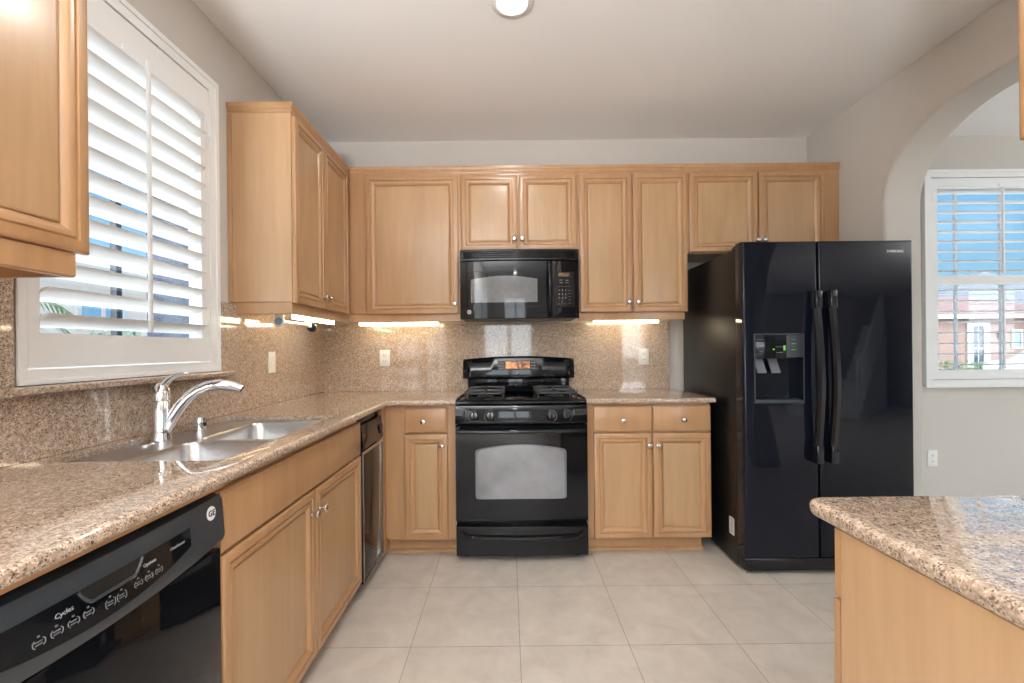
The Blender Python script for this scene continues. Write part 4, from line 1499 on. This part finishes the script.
downlight('round recessed ceiling light glowing above the middle of the kitchen', 0.032, 1.95, DOWNLIGHT_W)
for x, y in ((0.03, -1.6), (0.03, -3.2)):  # added lights, unseen, brightening the area behind the camera
    downlight('round recessed ceiling light added out of view for extra light', x, y, DOWNLIGHT_W)

# bowl pendant added out of view to brighten the ceiling
def uplight(px, py, label, watts):
    t = thing('added_uplight', label, 'added uplight', (px, py, ZC))
    MB().tube([(px, py, 1.68), (px, py, ZC - 0.02)], 0.006, 8).lathe([(0.06, 0.001), (0.06, 0.014), (0.01, 0.03)], (px, py, ZC), (0, 0, -1), 20).build('stem', 'nickel', t)
    MB().lathe([(0.02, 1.61), (0.12, 1.618), (0.20, 1.65), (0.235, 1.70), (0.232, 1.70), (0.195, 1.656), (0.118, 1.625), (0.02, 1.618)], (px, py, 0), (0, 0, 1), 36, False).build('bowl', 'white', t)
    d = bpy.data.lights.new('uplight_bulb', 'AREA')
    d.shape = 'DISK'
    d.size = 0.36
    d.energy = watts
    d.color = (0.97, 0.985, 1.0)
    o = bpy.data.objects.new('uplight_bulb', d)
    COL.objects.link(o)
    o.parent = t
    o.location = (0, 0, 1.695 - ZC)
    o.rotation_euler = (PI, 0, 0)


uplight(-0.6, -1.3, 'bowl pendant added to brighten the ceiling, unseen behind the camera', UPLIGHT_W)
uplight(5.3, 0.6, 'bowl pendant added out of view to brighten the dining room beyond the archway', UPLIGHT_W * 0.25)

# ------------------------------------------------------------------ staircase behind the camera (it mirrors in the refrigerator)
t = thing('staircase', 'white staircase with a slatted railing, mirrored in the refrigerator door', 'staircase', (5.1, -2.2, 0))
A = Vector((5.1, -2.0, 0))
dv = Vector((0.87, -0.49, 0))
nv = Vector((0.49, 0.87, 0))
ST = 11
stp, rise = 0.25, 0.185
mb = MB()
prof = [(0, 0)]
for i in range(ST):
    prof += [(i * stp, (i + 1) * rise), ((i + 1) * stp, (i + 1) * rise)]
prof.append((ST * stp, 0))
mb.loops([[A + dv * a + Vector((0, 0, z + 0.001)) - nv * q for a, z in prof] for q in (0.0, 0.95)], True, True, True)
mb.build('steps', 'white', t, smooth=False)
mb = MB()
mb.tube([A + dv * 0.06 - nv * 0.06 + Vector((0, 0, rise + 0.86)), A + dv * (ST * stp - 0.05) - nv * 0.06 + Vector((0, 0, (ST) * rise + 0.84))], 0.035, 10)
mb.build('handrail', 'white', t)
for i in range(ST):
    for f in (0.3, 0.8):
        p = A + dv * ((i + f) * stp) - nv * 0.06
        mb = MB().box(p.x - 0.017, p.x + 0.017, p.y - 0.017, p.y + 0.017, (i + 1) * rise + 0.002, (i + f) * rise + 0.165 + 0.86)
        mb.build('baluster', 'white', t, smooth=False)
p = A + dv * 0.03 - nv * 0.06
MB().box(p.x - 0.05, p.x + 0.05, p.y - 0.05, p.y + 0.05, rise + 0.002, rise + 1.0, 0.006).build('newel_post', 'white', t)

# ------------------------------------------------------------------ outdoors
wall_box('ground', 'ground', -60, 60, -60, 90, -0.30, -0.14)

# house across the street, seen through the right-hand shutter
HY = 20.0
t = thing('house', 'pink stucco house with a tiled roof across the street, seen through the right window', 'house', (23, HY, -0.14))
MB().box(15.0, 26.8, HY, HY + 8, -0.139, 2.42).build('wall', 'stucco', t, smooth=False)
MB().prism([(HY - 0.45, 2.40), (HY - 0.45, 2.52), (HY + 4.2, 3.75), (HY + 8.4, 2.52), (HY + 8.4, 2.40)], 14.6, 24.9, 'X').build('roof', 'rooftile', t, smooth=False)
MB().box(14.6, 24.9, HY - 0.50, HY - 0.452, 2.33, 2.50).build('fascia', 'outwhite', t)
MB().plate([20.35, 20.62, 21.08, 21.35], [-0.13, 2.02, 2.25], {(1, 0)}, HY - 0.08, HY - 0.001, 'Y').build('door_surround', 'outwhite', t, smooth=False)
fdn = MB().box(20.63, 21.07, HY - 0.05, HY - 0.002, -0.13, 2.01).build('front_door', 'darkglass', t, smooth=False)
MB().box(20.83, 20.87, HY - 0.058, HY - 0.051, 0.0, 2.0).box(20.63, 21.07, HY - 0.058, HY - 0.0505, 1.0, 1.05).build('door_grille', 'outwhite', fdn, smooth=False)
wnf = MB().plate([22.35, 22.43, 22.75, 22.83], [0.98, 1.05, 1.75, 1.85], {(1, 1)}, HY - 0.06, HY - 0.001, 'Y').build('window_frame', 'outwhite', t, smooth=False)
MB().box(22.431, 22.749, HY - 0.03, HY - 0.002, 1.051, 1.749).build('window_pane', 'bluepane', wnf, smooth=False)
MB().box(21.75, 21.85, HY - 0.16, HY - 0.001, 1.45, 1.80, 0.02).build('wall_lamp', 'bronze', t)

t = thing('house', 'grey roofed gabled house behind the tiled roof, seen through the right window', 'house', (31, 30, -0.14))
MB().box(26.5, 38, 30, 38, -0.139, 3.2).build('wall', 'cream', t, smooth=False)
MB().prism([(25.8, 3.15), (31.5, 6.0), (38.5, 3.15)], 29.6, 38.5, 'Y').build('roof', 'greyroof', t, smooth=False)
do = MB().box(30.1, 31.3, 29.2, 31.5, 3.45, 4.15).build('dormer', 'greyroof', t, smooth=False)
MB().box(30.4, 31.0, 29.17, 29.199, 3.55, 3.95).build('dormer_window', 'darkglass', do, smooth=False)


def leaves(mb, center, size, n, leaf, rnd):
    b = mb.bm
    for _ in range(n):
        while True:
            d = Vector((rnd.uniform(-1, 1), rnd.uniform(-1, 1), rnd.uniform(-1, 1)))
            if 0.45 < d.length < 1:
                break
        p = Vector(center) + Vector((d.x * size[0], d.y * size[1], d.z * size[2]))
        a = Vector((rnd.gauss(0, 1), rnd.gauss(0, 1), rnd.gauss(0, 1))).normalized()
        c = a.orthogonal().normalized()
        l, w_ = leaf * rnd.uniform(0.7, 1.3), leaf * 0.45
        v = [b.verts.new(p + a * l), b.verts.new(p + c * w_), b.verts.new(p - a * l), b.verts.new(p - c * w_)]
        b.faces.new(v)
    return mb


rnd = random.Random(3)
for x0, x1, h_, y_, lab in ((17.6, 20.1, 0.62, 18.6, 'low clipped green hedge left of the pink house door'),
                            (21.7, 23.3, 0.70, 18.9, 'low clipped green hedge right of the pink house door')):
    hg = MB()
    n = int((x1 - x0) / 0.3)
    for i in range(n):
        leaves(hg, (x0 + 0.3 * i, y_, h_ / 2 - 0.1), (0.4, 0.35, h_ / 2 + 0.05), 90, 0.07, rnd)
    tag(hg.build('hedge', 'leaf', smooth=False), lab, 'hedge')
t = thing('tree', 'dark green tree at the right edge of the right window', 'tree', (23.6, 19.0, -0.14))
MB().tube([(24.95, 18.5, -0.13), (24.955, 18.5, 1.2), (24.9, 18.5, 2.6)], [0.14, 0.11, 0.07], 10).build('trunk', 'bark', t)
fo = MB()
for i in range(16):
    leaves(fo, (24.95 + rnd.uniform(-0.9, 0.9), 18.5 + rnd.uniform(-0.8, 0.8), rnd.uniform(1.3, 3.4)), (0.55, 0.5, 0.45), 130, 0.10, rnd)
fo.build('foliage', 'leaf', t, smooth=False)
# parked car beyond the hedge
t = thing('parked_car', 'white car parked by the hedge at the lower right of the right window', 'car', (22.0, 15.8, -0.14))
side = [(-2.1, 0.25), (-2.15, 0.62), (-1.95, 0.82), (-1.15, 0.92), (-0.55, 1.32), (0.75, 1.36), (1.45, 0.98), (2.05, 0.88), (2.15, 0.55), (2.1, 0.25)]
CXx, CYy = 19.4, 15.6
MB().prism([(CXx + a, -0.14 + z * 0.88) for a, z in side], CYy - 0.8, CYy + 0.8, 'Y', 0.05).build('body', 'outwhite', t)
MB().prism([(CXx - 0.98, 0.68), (CXx - 0.48, 0.98), (CXx + 0.70, 1.01), (CXx + 1.2, 0.70)], CYy - 0.815, CYy + 0.815, 'Y').build('side_windows', 'darkglass', t)
for dx in (-1.35, 1.35):
    for sy in (-1, 1):
        MB().lathe([(0.20, 0), (0.30, 0.01), (0.31, 0.03), (0.31, 0.18), (0.30, 0.2)], (CXx + dx, CYy + sy * 0.72, 0.172), (0, sy, 0), 20).build('wheel', 'bronze', t)

# neighbour's house, palm, shrub and post seen through the sink window
t = thing('house', 'cream stucco neighbouring house seen through the sink window', 'house', (-11, 9, -0.14))
MB().box(-16, -9.0, 5.2, 20, -0.139, 3.05).build('wall', 'cream', t, smooth=False)
MB().prism([(-16.4, 3.04), (-12.5, 4.1), (-8.6, 3.04), (-8.6, 2.95), (-16.4, 2.95)], 4.8, 20.4, 'Y').build('roof', 'outwhite', t, smooth=False)
for y0, y1, z0, z1 in ((9.35, 10.6, 1.75, 2.35), (11.2, 12.1, 1.75, 2.35), (8.4, 9.9, 0.4, 1.25)):
    f_ = MB().plate([y0, y0 + 0.1, (y0 + y1) / 2 - 0.04, (y0 + y1) / 2 + 0.04, y1 - 0.1, y1], [z0, z0 + 0.08, z1 - 0.08, z1], {(1, 1), (3, 1)}, -8.999, -8.94, 'X').build('window_frame', 'outwhite', t, smooth=False)
    MB().box(-8.998, -8.97, y0 + 0.101, y1 - 0.101, z0 + 0.081, z1 - 0.081).build('window_pane', 'bluepane', f_, smooth=False)
MB().tube([(-8.93, 12.6, -0.1), (-8.93, 12.6, 2.9)], 0.06, 8).build('downpipe', 'bark', t)

t = thing('palm', 'palm with drooping fronds at the left of the sink window', 'palm', (-5.95, 5.0, -0.14))
MB().tube([(-5.95, 5.0, -0.13), (-5.93, 5.0, 0.8), (-5.95, 5.0, 1.75)], [0.13, 0.11, 0.09], 10).build('trunk', 'bark', t)
for i in range(13):
    a = 2 * PI * i / 13 + 0.3
    el = rnd.uniform(0.1, 0.8)
    mb = MB()
    pts = []
    for k in range(9):
        s_ = k / 8
        r_ = 0.9 * s_
        pts.append(Vector((-5.95 + math.cos(a) * r_, 5.0 + math.sin(a) * r_, 1.75 + el * r_ - 0.75 * s_ * s_)))
    mb.tube(pts, [0.014 - 0.0012 * k for k in range(9)], 6)
    sd = Vector((-math.sin(a), math.cos(a), 0))
    for k in range(1, 9):
        for q in (0, 0.5):
            j = min(k + 1, 8)
            c = pts[k].lerp(pts[j], q)
            for sg in (-1, 1):
                tip = c + sd * sg * 0.30 * (1.05 - 0.08 * k) + (pts[j] - pts[k - 1]).normalized() * 0.18 + Vector((0, 0, -0.10))
                w_ = (pts[j] - pts[k - 1]).normalized() * 0.018
                mb.bm.faces.new([mb.bm.verts.new(c - w_), mb.bm.verts.new(tip), mb.bm.verts.new(c + w_)])
    mb.build('frond', 'leaf', t, smooth=False)

t = thing('shrub', 'feathery sage green shrub outside the sink window', 'shrub', (-5.6, 6.75, -0.14))
MB().tube([(-5.6, 6.75, -0.13), (-5.6, 6.75, 0.5)], [0.05, 0.03], 8).build('stem', 'bark', t)
fo = MB()
for i in range(22):
    leaves(fo, (-5.6 + rnd.uniform(-0.45, 0.45), 6.75 + rnd.uniform(-0.3, 0.6), rnd.uniform(0.4, 1.6)), (0.3, 0.3, 0.28), 110, 0.055, rnd)
fo.build('foliage', 'leafpale', t, smooth=False)

tag(MB().box(-3.02, -2.97, 3.42, 3.47, -0.138, 2.75, 0.004).build('patio_post', 'bronze'), 'slim dark patio post standing outside the sink window', 'post')
struct(MB().box(-2.42, XL - 0.16, 3.02, 3.4, -0.139, 2.9).build('wall_outside', 'slate', smooth=False))
